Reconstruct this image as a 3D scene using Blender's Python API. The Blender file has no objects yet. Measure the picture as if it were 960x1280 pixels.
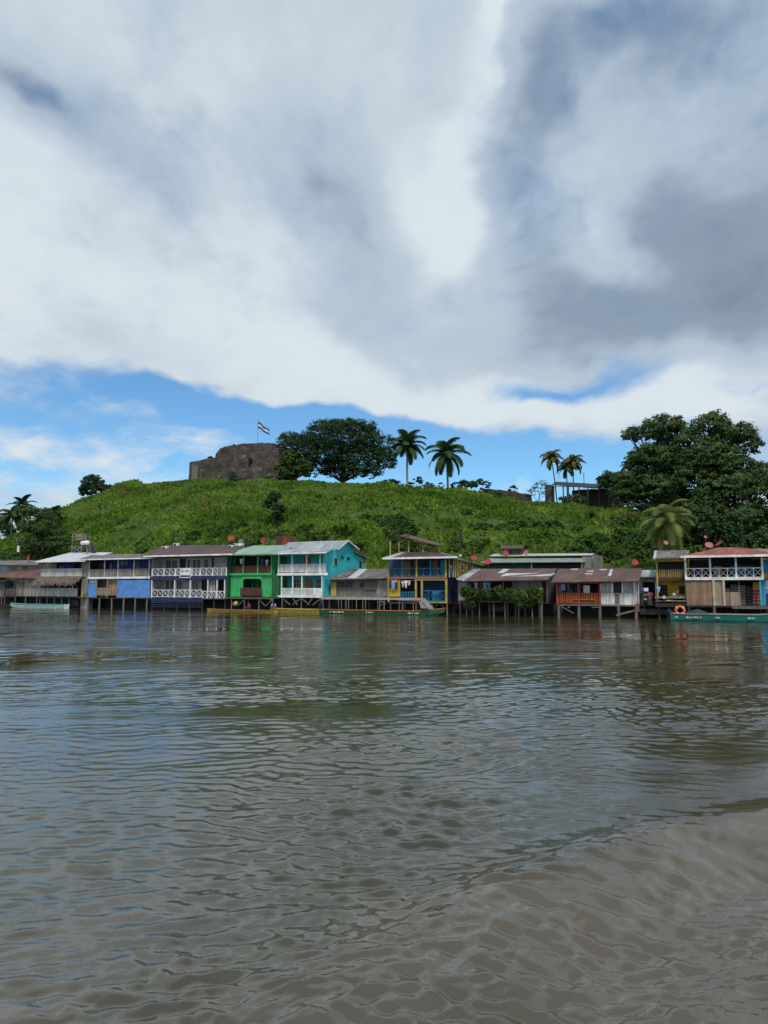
import bpy, math, random
import numpy as np
from mathutils import Vector, Matrix
R = math.radians
random.seed(7)
SC = bpy.context.scene
COL = SC.collection
# ------------------------------------------------------------ camera
CAM_H = 3.0
FOC = 924.0                       # focal length in photograph pixels (960 x 1280)
PITCH = R(5.8)
cd = bpy.data.cameras.new('camera')
cam = bpy.data.objects.new('camera', cd); COL.objects.link(cam)
cam.location = (0, 0, CAM_H); cam.rotation_euler = (R(90) + PITCH, 0, 0)
cd.sensor_fit = 'VERTICAL'; cd.sensor_height = 36.0; cd.lens = 36.0 * FOC / 1280.0
cd.clip_start = 0.1; cd.clip_end = 9000
SC.camera = cam
# ------------------------------------------------------------ view, sun
SC.view_settings.view_transform = 'Standard'
SC.view_settings.look = 'None'
SC.view_settings.exposure = 0.0
SC.view_settings.gamma = 1.0
SC.view_settings.use_curve_mapping = False
SUN_EL, SUN_AZ = R(56), R(178)     # azimuth measured from +Y towards +X (camera looks along +Y)
sd = bpy.data.lights.new('sun', 'SUN'); sd.energy = 2.75; sd.angle = R(10); sd.color = (1.0, 0.95, 0.87)
sun = bpy.data.objects.new('sun', sd); COL.objects.link(sun)
sdir = Vector((math.sin(SUN_AZ) * math.cos(SUN_EL), math.cos(SUN_AZ) * math.cos(SUN_EL), math.sin(SUN_EL)))
sun.rotation_euler = sdir.to_track_quat('Z', 'Y').to_euler()
SC.cycles.max_bounces = 5; SC.cycles.diffuse_bounces = 2; SC.cycles.glossy_bounces = 2; SC.cycles.transmission_bounces = 2; SC.cycles.transparent_max_bounces = 4
# ------------------------------------------------------------ node helper
class NT:
    def __init__(s, tree): s.t = tree; s.n = tree.nodes; s.l = tree.links
    def node(s, typ, **kw):
        n = s.n.new(typ)
        for k, v in kw.items(): setattr(n, k, v)
        return n
    def put(s, sock, v):
        if v is None: return
        if hasattr(v, 'is_linked') or isinstance(v, bpy.types.NodeSocket): s.l.new(v, sock)
        else: sock.default_value = v
    def math(s, op, a, b=None, c=None, clamp=False):
        n = s.node('ShaderNodeMath', operation=op, use_clamp=clamp)
        for i, v in enumerate((a, b, c)):
            if v is not None: s.put(n.inputs[i], v)
        return n.outputs[0]
    def vmath(s, op, a, b=None, out=0):
        n = s.node('ShaderNodeVectorMath', operation=op)
        s.put(n.inputs[0], a)
        if b is not None:
            if op == 'SCALE': s.put(n.inputs[3], b)
            else: s.put(n.inputs[1], b)
        return n.outputs[out]
    def mapping(s, v, loc=(0,0,0), rot=(0,0,0), sc=(1,1,1), typ='POINT'):
        n = s.node('ShaderNodeMapping', vector_type=typ)
        s.put(n.inputs[0], v); n.inputs[1].default_value = loc; n.inputs[2].default_value = rot; n.inputs[3].default_value = sc
        return n.outputs[0]
    def noise(s, v, scale, detail=3, rough=.5, dist=0.0, out=0):
        n = s.node('ShaderNodeTexNoise')
        s.put(n.inputs['Vector'], v); n.inputs['Scale'].default_value = scale
        n.inputs['Detail'].default_value = detail; n.inputs['Roughness'].default_value = rough
        n.inputs['Distortion'].default_value = dist
        return n.outputs[out]
    def mix(s, f, a, b, typ='MIX'):
        n = s.node('ShaderNodeMix', data_type='RGBA', blend_type=typ)
        s.put(n.inputs[0], f)
        for i, v in ((6, a), (7, b)):
            if isinstance(v, (tuple, list)): v = tuple(v)[:3] + (1,)
            s.put(n.inputs[i], v)
        return n.outputs[2]
    def ramp(s, v, lo, hi, a=0.0, b=1.0, smooth=True):
        n = s.node('ShaderNodeMapRange', interpolation_type='SMOOTHSTEP' if smooth else 'LINEAR')
        s.put(n.inputs[0], v)
        for i, q in enumerate((lo, hi, a, b)): n.inputs[i + 1].default_value = q
        return n.outputs[0]
    def sep(s, v):
        n = s.node('ShaderNodeSeparateXYZ'); s.put(n.inputs[0], v); return n.outputs
    def comb(s, x, y, z):
        n = s.node('ShaderNodeCombineXYZ')
        for i, v in enumerate((x, y, z)): s.put(n.inputs[i], v)
        return n.outputs[0]
# ------------------------------------------------------------ world: sky and clouds by direction
def ray(px, py):
    u = (px - 480) / FOC; v = (640 - py) / FOC
    return Vector((u, math.cos(PITCH) - v * math.sin(PITCH), math.sin(PITCH) + v * math.cos(PITCH))).normalized()
def azel(px, py):
    d = ray(px, py); return math.atan2(d.x, d.y), math.asin(d.z)
SKY_STRENGTH = 0.125
w = bpy.data.worlds.new('World'); SC.world = w; w.use_nodes = True
w.cycles.sampling_method = 'MANUAL'; w.cycles.sample_map_resolution = 256
w.node_tree.nodes.clear(); T = NT(w.node_tree)
sky = T.node('ShaderNodeTexSky', sky_type='NISHITA')
sky.sun_disc = False; sky.sun_elevation = SUN_EL; sky.sun_rotation = SUN_AZ
sky.air_density = 1.0; sky.dust_density = 0.3; sky.ozone_density = 3.0; sky.altitude = 50
tc = T.node('ShaderNodeTexCoord').outputs['Generated']
X, Y, Z = T.sep(tc)[:3]
az = T.math('ARCTAN2', X, Y)
el = T.math('ARCSINE', T.math('MINIMUM', T.math('MAXIMUM', Z, -1.0), 1.0))
ae = T.comb(az, el, 0.0)
wn = T.noise(T.mapping(ae, sc=(1, 1.6, 1)), 3.2, 4, .55, 0.0, out=1)
wv = T.vmath('SCALE', T.vmath('SUBTRACT', wn, (0.5, 0.5, 0.5)), 0.19)
wa = T.vmath('ADD', ae, wv)
den = T.math('ADD', T.math('MAXIMUM', Z, 0.0), 0.22)
plane = T.comb(T.math('DIVIDE', X, den), T.math('DIVIDE', Y, den), 0.0)
def blobs(base, table, gain):
    acc = base
    for (px, py, sx_, sy_, rot, amt) in table:
        a, e = azel(px, py)
        ca = math.cos(math.atan((640 - py) / FOC))
        v = T.mapping(wa, (a, e, 0), (0, 0, R(-rot)), (2.2 * sx_ / FOC, 2.2 * sy_ / FOC * ca, 1), 'TEXTURE')
        g = T.node('ShaderNodeTexGradient', gradient_type='QUADRATIC_SPHERE'); T.put(g.inputs[0], v)
        acc = T.math('MULTIPLY_ADD', g.outputs['Fac'], amt * gain, acc)
    return acc
# (px, py, half width, half height, clockwise turn, amount)
BRIGHT = [
 (150, 170, 260, 120, 0, .25), (120, 330, 300, 130, 6, .32), (330, 60, 200, 120, 0, .16), (300, 420, 220, 60, 0, .2),
 (60, 95, 120, 34, 14, -.75), (10, 60, 60, 60, 0, -.25), (170, 190, 110, 22, 18, -.35),
 (400, 240, 120, 60, 55, -.42), (455, 320, 130, 75, 70, -.45), (380, 130, 80, 60, 40, -.12),
 (612, 60, 170, 22, 103, .55), (575, 190, 150, 30, 108, .55), (545, 350, 120, 80, 90, .40), (520, 250, 60, 60, 0, .1),
 (760, 30, 190, 60, -8, -.55), (900, 10, 150, 50, 0, -.3), (660, 120, 110, 45, 100, -.36), (650, 220, 90, 50, 80, -.42), (660, 238, 40, 14, -20, .25),
 (770, 190, 90, 90, 0, .30), (735, 270, 90, 40, 50, .55), (780, 320, 60, 40, 40, .35), (905, 100, 90, 50, -30, .15),
 (890, 260, 190, 120, 10, -.62), (830, 380, 260, 70, 5, -.52), (690, 390, 120, 60, 0, -.35), (950, 330, 140, 120, 0, -.45), (640, 440, 160, 35, 6, -.3),
 (420, 455, 80, 34, 10, .55), (500, 400, 60, 80, 30, -.2), (430, 420, 60, 30, 0, .2),
 (560, 510, 240, 34, 4, .30), (840, 478, 170, 26, 0, .30), (700, 520, 230, 28, 4, .35), (910, 520, 120, 24, 0, .30),
 (130, 440, 280, 26, 2, -.10), (260, 568, 120, 30, -6, .55), (35, 552, 40, 12, 0, .6), (640, 610, 110, 16, 0, .7), (160, 600, 160, 14, 0, .3), (60, 575, 200, 14, 0, .2),
]
COVER = [
 (215, 508, 300, 20, 3, -1.3), (90, 528, 250, 26, 0, -.8), (330, 530, 190, 28, 6, -1.1), (100, 448, 320, 26, 5, 1.3), (330, 474, 200, 18, 8, 1.0), (600, 520, 220, 24, 6, 1.0),
 (30, 545, 260, 50, 0, -.7), (420, 545, 220, 38, 6, -1.5), (600, 580, 300, 34, 6, -2.2), (690, 490, 120, 18, -4, -1.9), (925, 495, 90, 14, 0, -1.7),
 (120, 590, 330, 60, 0, -.9), (430, 600, 300, 50, 0, -1.1), (740, 590, 160, 40, 0, -1.2), (800, 548, 150, 18, 0, -.5), (500, 640, 800, 50, 0, -.6),
 (250, 562, 100, 26, -10, 1.2), (300, 545, 60, 14, 0, .4), (35, 552, 36, 12, 0, 1.2), (175, 533, 50, 10, 0, .9), (120, 523, 60, 7, 0, .6), (640, 611, 110, 18, 0, 1.3),
 (350, 511, 26, 22, 45, .9), (140, 580, 110, 16, 4, .7), (70, 608, 120, 18, 0, .6), (60, 556, 90, 10, 0, .3), (180, 620, 140, 16, 0, .5),
 (940, 530, 60, 40, 0, .6), (540, 522, 200, 22, 8, 1.0), (640, 548, 170, 12, 5, .5), (820, 520, 180, 20, 0, .5), (500, 600, 60, 14, 0, .3),
 (760, 20, 200, 55, -8, -.95), (650, 205, 60, 80, 0, -.9), (60, 100, 110, 28, 14, -.8), (905, 40, 80, 30, -20, -.3),
]
fine = T.noise(T.mapping(plane, rot=(0, 0, R(12)), sc=(1.4, .85, 1)), 1.7, 9, .58, .35)
fine2 = T.noise(T.mapping(plane, rot=(0, 0, R(-20)), sc=(1.3, 1.0, 1)), 6.0, 7, .62, .3)
soft = T.noise(wa, 3.0, 3, .5)
fsum = T.math('ADD', T.math('MULTIPLY', T.math('SUBTRACT', fine, .5), 1.0), T.math('MULTIPLY', T.math('SUBTRACT', fine2, .5), .35))
br = blobs(0.735, BRIGHT, .55)
br = T.math('ADD', br, T.math('MULTIPLY', fsum, .62))
br = T.math('ADD', br, T.ramp(el, .70, 1.15, 0.0, -.45))  # clouds overhead, out of view, darkened to deepen contrast in the water
br = T.math('ADD', br, T.math('MULTIPLY', T.math('SUBTRACT', soft, .5), .45))
cv = blobs(1.0, COVER, .62)
hz = T.noise(T.mapping(wa, rot=(0, 0, R(-3)), sc=(1, 4.5, 1)), 7.0, 7, .62, .4)
cv = T.math('ADD', cv, T.math('MULTIPLY', T.math('MULTIPLY', T.math('SUBTRACT', hz, .5), 2.6), T.ramp(el, .12, .36, 1.0, 0.0)))
cv = T.math('ADD', cv, T.math('MULTIPLY', fsum, 1.9))
cover = T.math('MULTIPLY', T.ramp(cv, -.15, 1.0), T.ramp(el, .8, 1.2, 1.0, .75))
cloud = T.node('ShaderNodeValToRGB'); T.put(cloud.inputs[0], br)
cr = cloud.color_ramp; cr.interpolation = 'EASE'
cr.elements[0].position = 0.0; cr.elements[0].color = (.17, .225, .31, 1)
cr.elements[1].position = 1.0; cr.elements[1].color = (.70, .775, .83, 1)
e = cr.elements.new(.3); e.color = (.27, .345, .45, 1)
e = cr.elements.new(.6); e.color = (.47, .565, .665, 1)
skyc = T.vmath('SCALE', sky.outputs[0], SKY_STRENGTH)
skyc = T.mix(1.0, skyc, (0.66, .98, 1.13), 'MULTIPLY')
final = T.mix(cover, skyc, cloud.outputs[0])
bg = T.node('ShaderNodeBackground'); T.put(bg.inputs[0], final); bg.inputs[1].default_value = 1.0
ow = T.node('ShaderNodeOutputWorld'); T.l.new(bg.outputs[0], ow.inputs[0])
# ------------------------------------------------------------ shore frame: s along the bank, d inland, z up
SA = math.atan(.5); CA_, SI_ = math.cos(SA), math.sin(SA)
O_Y = 85.0
def W(s, d, z=0.0): return Vector((s * CA_ + d * SI_, O_Y - s * SI_ + d * CA_, z))
def sx(px, d=0.0, py=730):
    """shore coordinate s of what stands at pixel column px, d metres inland"""
    v = (640 - py) / FOC; r = ((px - 480) / FOC) / (math.cos(PITCH) - v * math.sin(PITCH))
    return (r * (O_Y + d * CA_) - d * SI_) / (CA_ + r * SI_)
def zpy(py, s, d):
    """height of pixel row py at the point (s, d) of the bank"""
    p = W(s, d); v = (640 - py) / FOC
    t = p.y / (math.cos(PITCH) - v * math.sin(PITCH))
    return CAM_H + t * (math.sin(PITCH) + v * math.cos(PITCH))
# ------------------------------------------------------------ numpy noise
def vnoise(x, y, seed=0):
    xi = np.floor(x).astype(np.int64); yi = np.floor(y).astype(np.int64)
    fx = x - xi; fy = y - yi
    fx = fx * fx * fx * (fx * (fx * 6 - 15) + 10); fy = fy * fy * fy * (fy * (fy * 6 - 15) + 10)
    def h(a, b):
        n = (a * 374761393 + b * 668265263 + seed * 974634777) & 0xffffffff
        n = ((n ^ (n >> 13)) * 1274126177) & 0xffffffff
        return ((n ^ (n >> 16)) & 0xffff) / 65535.0
    return (h(xi, yi) * (1 - fx) + h(xi + 1, yi) * fx) * (1 - fy) + (h(xi, yi + 1) * (1 - fx) + h(xi + 1, yi + 1) * fx) * fy
def fbm(x, y, seed=0, oct=4, gain=.5):
    a = 1.0; t = 0; s = 0
    for i in range(oct):
        s = s + a * vnoise(x * 2 ** i + i * 17.3, y * 2 ** i - i * 9.1, seed + i); t += a; a *= gain
    return s / t - .5
# ------------------------------------------------------------ terrain heights
DC = 78.0
CREST = [(-900, 734), (-500, 728), (-250, 712), (-100, 698), (0, 676), (40, 658), (80, 638), (110, 619), (140, 609), (200, 604), (240, 602), (340, 600), (400, 601),
         (470, 605), (510, 607), (560, 611), (600, 617), (650, 626), (700, 631), (760, 637), (820, 640), (900, 642), (1000, 644), (1200, 660), (1600, 690)]
_cs = np.array([sx(px, DC, py) for px, py in CREST]); _cz = np.array([zpy(py, sx(px, DC, py), DC) for px, py in CREST])
_gs = np.arange(-420, 260, 4.0); _gz = np.interp(_gs, _cs, _cz)
def crest(s): return np.interp(s, _gs, _gz)
def height(s, d, plain=False):
    s = np.asarray(s, float); d = np.asarray(d, float)
    H = crest(s)
    z = np.interp(d, [-10, 4.5, 8.5, 11, 18], [-1.5, -1.2, .3, 1.0, 2.6])
    t = np.clip((d - 18) / (DC - 18), 0, 1)
    f = np.sin(t * math.pi / 2) ** .92
    z = np.where(d > 18, 2.6 + (H - 2.6) * f, z)
    z = np.where(d > DC, H - (d - DC) * .012, z)
    if plain: return z
    amp = np.clip((d - 12) / 8, 0, 1) * np.clip((DC + 14 - d) / 30, .12, 1)
    z = z + amp * (fbm(s / 12 + d / 25, d / 7, 3, 3) * 3.0 + fbm(s / 3.6 + d / 9, d / 2.4, 9, 3) * 1.3)
    return z
def _fit():
    """lower or raise the ridge until its outline meets the photographed one"""
    global _gz
    dd = np.arange(20, DC + 60, 2.0); tgt = np.array([p[0] for p in CREST], float); row = np.array([p[1] for p in CREST], float)
    cols = np.arange(-300, 1160, 12.0); rows = np.interp(cols, tgt, row) + 3.0
    for it in range(60):
        dz = np.zeros(len(_gs)); wt = np.full(len(_gs), 1e-6)
        for px, ry in zip(cols, rows):
            v = (640 - ry) / FOC; r = ((px - 480) / FOC) / (math.cos(PITCH) - v * math.sin(PITCH))
            s_ = (r * (O_Y + dd * CA_) - dd * SI_) / (CA_ + r * SI_)
            Yw = O_Y - s_ * SI_ + dd * CA_; t = Yw / (math.cos(PITCH) - v * math.sin(PITCH)); zr = CAM_H + t * (math.sin(PITCH) + v * math.cos(PITCH))
            ex = (height(s_, dd, True) - zr) / Yw; k = int(np.argmax(ex)); e = ex[k] * Yw[k]
            g = np.exp(-((_gs - s_[k]) / 7.0) ** 2); dz += g * e; wt += g
        _gz = np.maximum(_gz - .7 * dz / np.maximum(wt, 1.0), 2.2)
_fit()
def hgt(s, d): return float(height(np.array([s]), np.array([d]))[0])
# ------------------------------------------------------------ materials
MATS = {}
def new_mat(name):
    m = bpy.data.materials.new(name); m.use_nodes = True; m.node_tree.nodes.clear()
    t = NT(m.node_tree); b = t.node('ShaderNodeBsdfPrincipled'); o = t.node('ShaderNodeOutputMaterial')
    t.l.new(b.outputs[0], o.inputs[0]); MATS[name] = m
    return m, t, b
def tcobj(t): return t.node('ShaderNodeTexCoord').outputs['Object']
def paint(name, col, rough=.65, var=.18, dirt=None, damt=.35, scale=1.2, grain=(1, 1, 1), lines=0, bump=.0, metal=0.0, streak=False):
    """painted / plain surface: two noises of tone, optional dirt colour patches, plank lines every 1/lines m along x"""
    if name in MATS: return MATS[name]
    m, t, b = new_mat(name); c = tcobj(t)
    n = t.noise(t.mapping(c, sc=grain), scale, 5, .6)
    lo = tuple(max(0, v * (1 - var * 1.4)) for v in col); hi = tuple(min(1, v * (1 + var)) for v in col)
    k = t.mix(t.ramp(n, .3, .7), lo, hi)
    if dirt:
        g = (3.2, 3.2, .35) if streak else (1, 1, 1)
        n2 = t.noise(t.mapping(c, sc=g), 1.1, 6, .65, .3)
        k = t.mix(t.math('MULTIPLY', t.ramp(n2, .45, .68), damt), k, dirt)
    if lines:
        xx, yy, zz = t.sep(c)[:3]
        fr = t.math('FRACT', t.math('MULTIPLY', t.math('ADD', xx, yy), lines))
        ln = t.math('GREATER_THAN', fr, .86)
        idn = t.node('ShaderNodeTexWhiteNoise', noise_dimensions='1D'); t.put(idn.inputs['W'], t.math('FLOOR', t.math('MULTIPLY', t.math('ADD', xx, yy), lines)))
        k = t.mix(1.0, k, t.mix(idn.outputs[0], (.78, .78, .78), (1.12, 1.12, 1.12)), 'MULTIPLY')
        k = t.mix(t.math('MULTIPLY', ln, .55), k, tuple(v * .35 for v in col))
    t.put(b.inputs['Base Color'], k); b.inputs['Roughness'].default_value = rough; b.inputs['Metallic'].default_value = metal
    if bump:
        bn = t.node('ShaderNodeBump'); bn.inputs['Strength'].default_value = bump; bn.inputs['Distance'].default_value = .05
        t.put(bn.inputs['Height'], t.noise(c, 6, 5, .6)); t.l.new(bn.outputs[0], b.inputs['Normal'])
    return m
def foliage(name, dark, light, trans=.25, scale=.35, rough=.6, mixw=.4, third=None):
    if name in MATS: return MATS[name]
    m, t, b = new_mat(name); c = tcobj(t)
    n = t.noise(c, scale, 4, .6); g = t.node('ShaderNodeNewGeometry').outputs['Random Per Island']
    f = t.math('ADD', t.math('MULTIPLY', t.ramp(n, .3, .7), 1 - mixw), t.math('MULTIPLY', g, mixw))
    k = t.mix(f, dark, light)
    if third:
        n3 = t.noise(t.mapping(c, loc=(31, 7, 3)), .07, 5, .65, .5); k = t.mix(t.math('MULTIPLY', t.ramp(n3, .54, .66), .65), k, third)
        n4 = t.noise(t.mapping(c, loc=(3, 17, 9)), .055, 5, .6, .6); k = t.mix(t.math('MULTIPLY', t.ramp(n4, .50, .64), .6), k, tuple(v * 1.1 for v in dark))
    t.put(b.inputs['Base Color'], k); b.inputs['Roughness'].default_value = rough
    b.inputs['Specular IOR Level'].default_value = .12
    tr = t.node('ShaderNodeBsdfTranslucent'); t.put(tr.inputs[0], k)
    mx = t.node('ShaderNodeMixShader'); mx.inputs[0].default_value = trans
    t.l.new(b.outputs[0], mx.inputs[1]); t.l.new(tr.outputs[0], mx.inputs[2])
    o = [q for q in t.n if q.type == 'OUTPUT_MATERIAL'][0]; t.l.new(mx.outputs[0], o.inputs[0])
    return m
# ------------------------------------------------------------ objects
def np_mesh(name, V, F, material, smooth=False):
    """V (n,3) array, F (m,k) array of equal sized faces"""
    V = np.asarray(V, np.float32); F = np.asarray(F, np.int32); k = F.shape[1]
    me = bpy.data.meshes.new(name); me.vertices.add(len(V)); me.vertices.foreach_set('co', V.ravel())
    me.loops.add(F.size); me.loops.foreach_set('vertex_index', F.ravel())
    me.polygons.add(len(F)); me.polygons.foreach_set('loop_start', np.arange(0, F.size, k, dtype=np.int32))
    me.polygons.foreach_set('loop_total', np.full(len(F), k, np.int32))
    if smooth: me.polygons.foreach_set('use_smooth', np.ones(len(F), bool))
    me.update(calc_edges=True); me.validate()
    me.materials.append(material); return me
def link(name, me, parent=None):
    o = bpy.data.objects.new(name, me); COL.objects.link(o)
    if parent: o.parent = parent
    return o
def tag(o, label=None, cat=None, group=None, kind=None):
    if label: o['label'] = label
    if cat: o['category'] = cat
    if group: o['group'] = group
    if kind: o['kind'] = kind
    return o
def empty(name, s, d, z, label, cat, group=None, rz=0.0, along=True):
    o = bpy.data.objects.new(name, None); COL.objects.link(o); o.empty_display_size = .3
    o.location = W(s, d, z); o.rotation_euler = (0, 0, (-SA if along else 0) + rz)
    return tag(o, label, cat, group)
def quadgrid(nu, nv):
    i = np.arange(nu - 1)[:, None]; j = np.arange(nv - 1)[None, :]
    a = (i * nv + j).ravel(); return np.stack([a, a + nv, a + nv + 1, a + 1], 1)
# ------------------------------------------------------------ the river
def build_water():
    ys = [-60, -20, 0, 2.0]; y = 3.0
    while y < 150: ys.append(y); y += max(.022, y * .0040)
    ys += [170, 220, 320, 600, 1500, 5000]
    ys = np.array(ys)
    tt = np.linspace(-1, 1, 1160); tt = tt * (.58 + .42 * tt ** 2)
    wdt = np.maximum(ys, 4) * .75 + 6.0
    Xc = wdt[:, None] * tt[None, :]
    ext = np.array([1.4, 2.5, 6]); 
    def outer(sgn):
        return sgn * np.stack([wdt + 15 * 1.0, wdt + 200, wdt + 4000], 1)
    Xf = np.concatenate([outer(-1)[:, ::-1], Xc, outer(1)], 1)
    Yf = np.repeat(ys[:, None], Xf.shape[1], 1)
    # swell and boils
    fade = np.clip((3.9e0 + Yf * 0 + 1e9) * 0 + 1, 0, 1) * np.clip((wdt[:, None] - np.abs(Xf)) / 2.0, 0, 1) * np.clip((140 - Yf) / 30, 0, 1) * (Yf > 2.5)
    z = fbm(Xf / 5.5, Yf / 3.4, 21, 3) * .07 + fbm(Xf / 1.7 + Yf * .1, Yf / 1.1, 31, 2) * .016
    act = .20 + 1.4 * np.clip(fbm(Xf / 7 + 3 + fbm(Xf / 6, Yf / 5, 66, 2) * 2, Yf / 3.6, 61, 4) * 3.2 + .48, 0, 1)     # choppy and smooth patches
    calm = 1 - .72 * np.clip((.6 - Xf) / 3.2, 0, 1) * np.clip((10 - np.abs(Yf - 12)) / 5, 0, 1)
    calm *= 1 - .72 * np.exp(-((Xf - 6.2) / 3.2) ** 2 - ((Yf - 12.8) / 2.6) ** 2)
    rs = np.random.RandomState(5); rip = np.zeros(Xf.shape); wpx = Xf + .5 * fbm(Xf / 2.5, Yf / 2.5, 44, 2); wpy = Yf + .5 * fbm(Xf / 2.5 + 9, Yf / 2.5, 45, 2)
    for lam in np.concatenate([np.geomspace(.075, .46, 66), np.geomspace(.6, 1.6, 10)]):
        th = rs.normal(-.08, .50); kx, ky = math.sin(th) * 2 * math.pi / lam, math.cos(th) * 2 * math.pi / lam
        ph = rs.uniform(0, 6.28); grp = .35 + 1.3 * vnoise(Xf / (lam * 5) + ph, Yf / (lam * 4), int(lam * 1000))
        res = np.clip((lam / (.0040 * np.maximum(Yf, 5.5)) - 3) / 4, 0, 1)
        rip += res * grp * .0028 * (lam / .3) ** .60 * (1 if lam < .56 else .42) * np.sin(kx * wpx + ky * wpy + ph)
    z += act * calm * rip
    # the wake: a low crest running across the lower right
    P = np.array([(9, 11.5), (6.2, 10.0), (4.7, 9.3), (3.1, 8.8), (1.9, 7.9), (.9, 7.0), (.1, 6.2), (-.8, 5.4)])
    dist = np.full(Xf.shape, 1e9); side = np.zeros(Xf.shape); par = np.zeros(Xf.shape)
    for i in range(len(P) - 1):
        a, b = P[i], P[i + 1]; ab = b - a; L = np.hypot(*ab)
        u = np.clip(((Xf - a[0]) * ab[0] + (Yf - a[1]) * ab[1]) / L ** 2, 0, 1)
        dx = Xf - a[0] - u * ab[0]; dy = Yf - a[1] - u * ab[1]; q = np.hypot(dx, dy)
        sg = np.sign(ab[0] * (Yf - a[1]) - ab[1] * (Xf - a[0]))
        mk = q < dist; dist = np.where(mk, q, dist); side = np.where(mk, sg, side); par = np.where(mk, (i + u) / (len(P) - 1), par)
    sdist = dist * np.where(side < 0, 1, -1)                # + beyond the crest (away from the camera)
    sdist = sdist + .25 * fbm(Xf / 1.0, Yf / 1.0, 77, 2)
    ampw = .38 * (1 - par) ** .6 + .02
    chop = np.exp(-((sdist + 1.0) / 1.6) ** 2); ru = (Xf * .75 + Yf * .66); rv = (Yf * .75 - Xf * .66)
    z += chop * (fbm(ru / .50 + fbm(Xf, Yf, 90, 2), rv / .15, 91, 3) * .048)
    z += ampw * np.exp(-(sdist / np.where(sdist > 0, .60, .80)) ** 2) - .18 * ampw * np.exp(-((sdist - 1.1) / .7) ** 2) - .3 * ampw * np.exp(-((sdist + 1.2) / .6) ** 2) + .35 * ampw * np.exp(-((sdist + 2.2) / .5) ** 2)
    z *= fade
    wob = fbm(Xf / .9, Yf / .9, 99, 4)
    silt = np.clip((.30 - sdist + wob * .9) / .55, 0, 1) * np.clip((par * -1 + 1.02) / .35 + .15, 0, 1) * np.clip(1 - (sdist * -1 - 9) / 3, 0, 1)
    silt = np.clip(np.maximum(silt * .95, np.clip((8.6 - Yf + .25 * Xf + wob * 5) / 4.2, 0, 1) * .85), 0, 1)
    V = np.stack([Xf, Yf, z], -1).reshape(-1, 3)
    silt = silt * np.clip((wdt[:, None] - np.abs(Xf)) / 2.0, 0, 1)
    F = quadgrid(Xf.shape[0], Xf.shape[1])[:, ::-1]
    m, t, b = new_mat('river_water')
    c = t.node('ShaderNodeTexCoord').outputs['Object']
    xx, yy, zz = t.sep(c)[:3]
    # silt stirred up near the boat
    sf = t.node('ShaderNodeAttribute', attribute_name='silt').outputs['Fac']
    k = t.mix(sf, WATER_DEEP, WATER_SILT)
    t.put(b.inputs['Base Color'], k)
    b.inputs['Roughness'].default_value = .03; b.inputs['IOR'].default_value = 1.85
    # ripples
    rn = t.noise(t.mapping(c, rot=(0, 0, R(6)), sc=(1.0, 1.9, 1)), 1.35, 3, .55, .9)
    rm = t.noise(t.mapping(c, rot=(0, 0, R(-9)), sc=(1.0, 1.5, 1)), 4.2, 3, .55, .8)
    rl = t.noise(t.mapping(c, rot=(0, 0, R(4)), sc=(.55, 1.6, 1)), .28, 3, .5, .6)
    fr = t.math('MULTIPLY', t.math('ADD', t.noise(t.mapping(c, rot=(0, 0, R(14)), sc=(1.0, 1.8, 1)), 9.0, 3, .6, 1.2), t.noise(t.mapping(c, rot=(0, 0, R(-25)), sc=(1.0, 1.6, 1)), 20.0, 2, .5, .5)), t.ramp(yy, 9, 26, .055, 0.0))
    patch = t.ramp(t.noise(t.mapping(c, rot=(0, 0, R(-6)), sc=(.3, 1.3, 1)), .13, 5, .6, 1.0), .38, .60, .10, 1.7)
    h = t.math('ADD', t.math('MULTIPLY', rn, .50), t.math('MULTIPLY', rm, .27))
    h = t.math('MULTIPLY', t.math('ADD', t.math('MULTIPLY', h, patch), t.math('MULTIPLY', rl, .6)), t.ramp(yy, 10, 45, .30, 1.0))
    h = t.math('ADD', h, fr)
    bn = t.node('ShaderNodeBump'); bn.inputs['Strength'].default_value = 1.0; bn.inputs['Distance'].default_value = WATER_BUMP
    t.put(bn.inputs['Height'], h); t.l.new(bn.outputs[0], b.inputs['Normal'])
    me = np_mesh('river', V, F, m, True); at = me.attributes.new('silt', 'FLOAT', 'POINT'); at.data.foreach_set('value', silt.ravel().astype(np.float32))
    o = link('river', me); tag(o, kind='structure')
WATER_DEEP = (.040, .036, .014); WATER_SILT = (.092, .077, .052); WATER_BUMP = .034
build_water()
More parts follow.
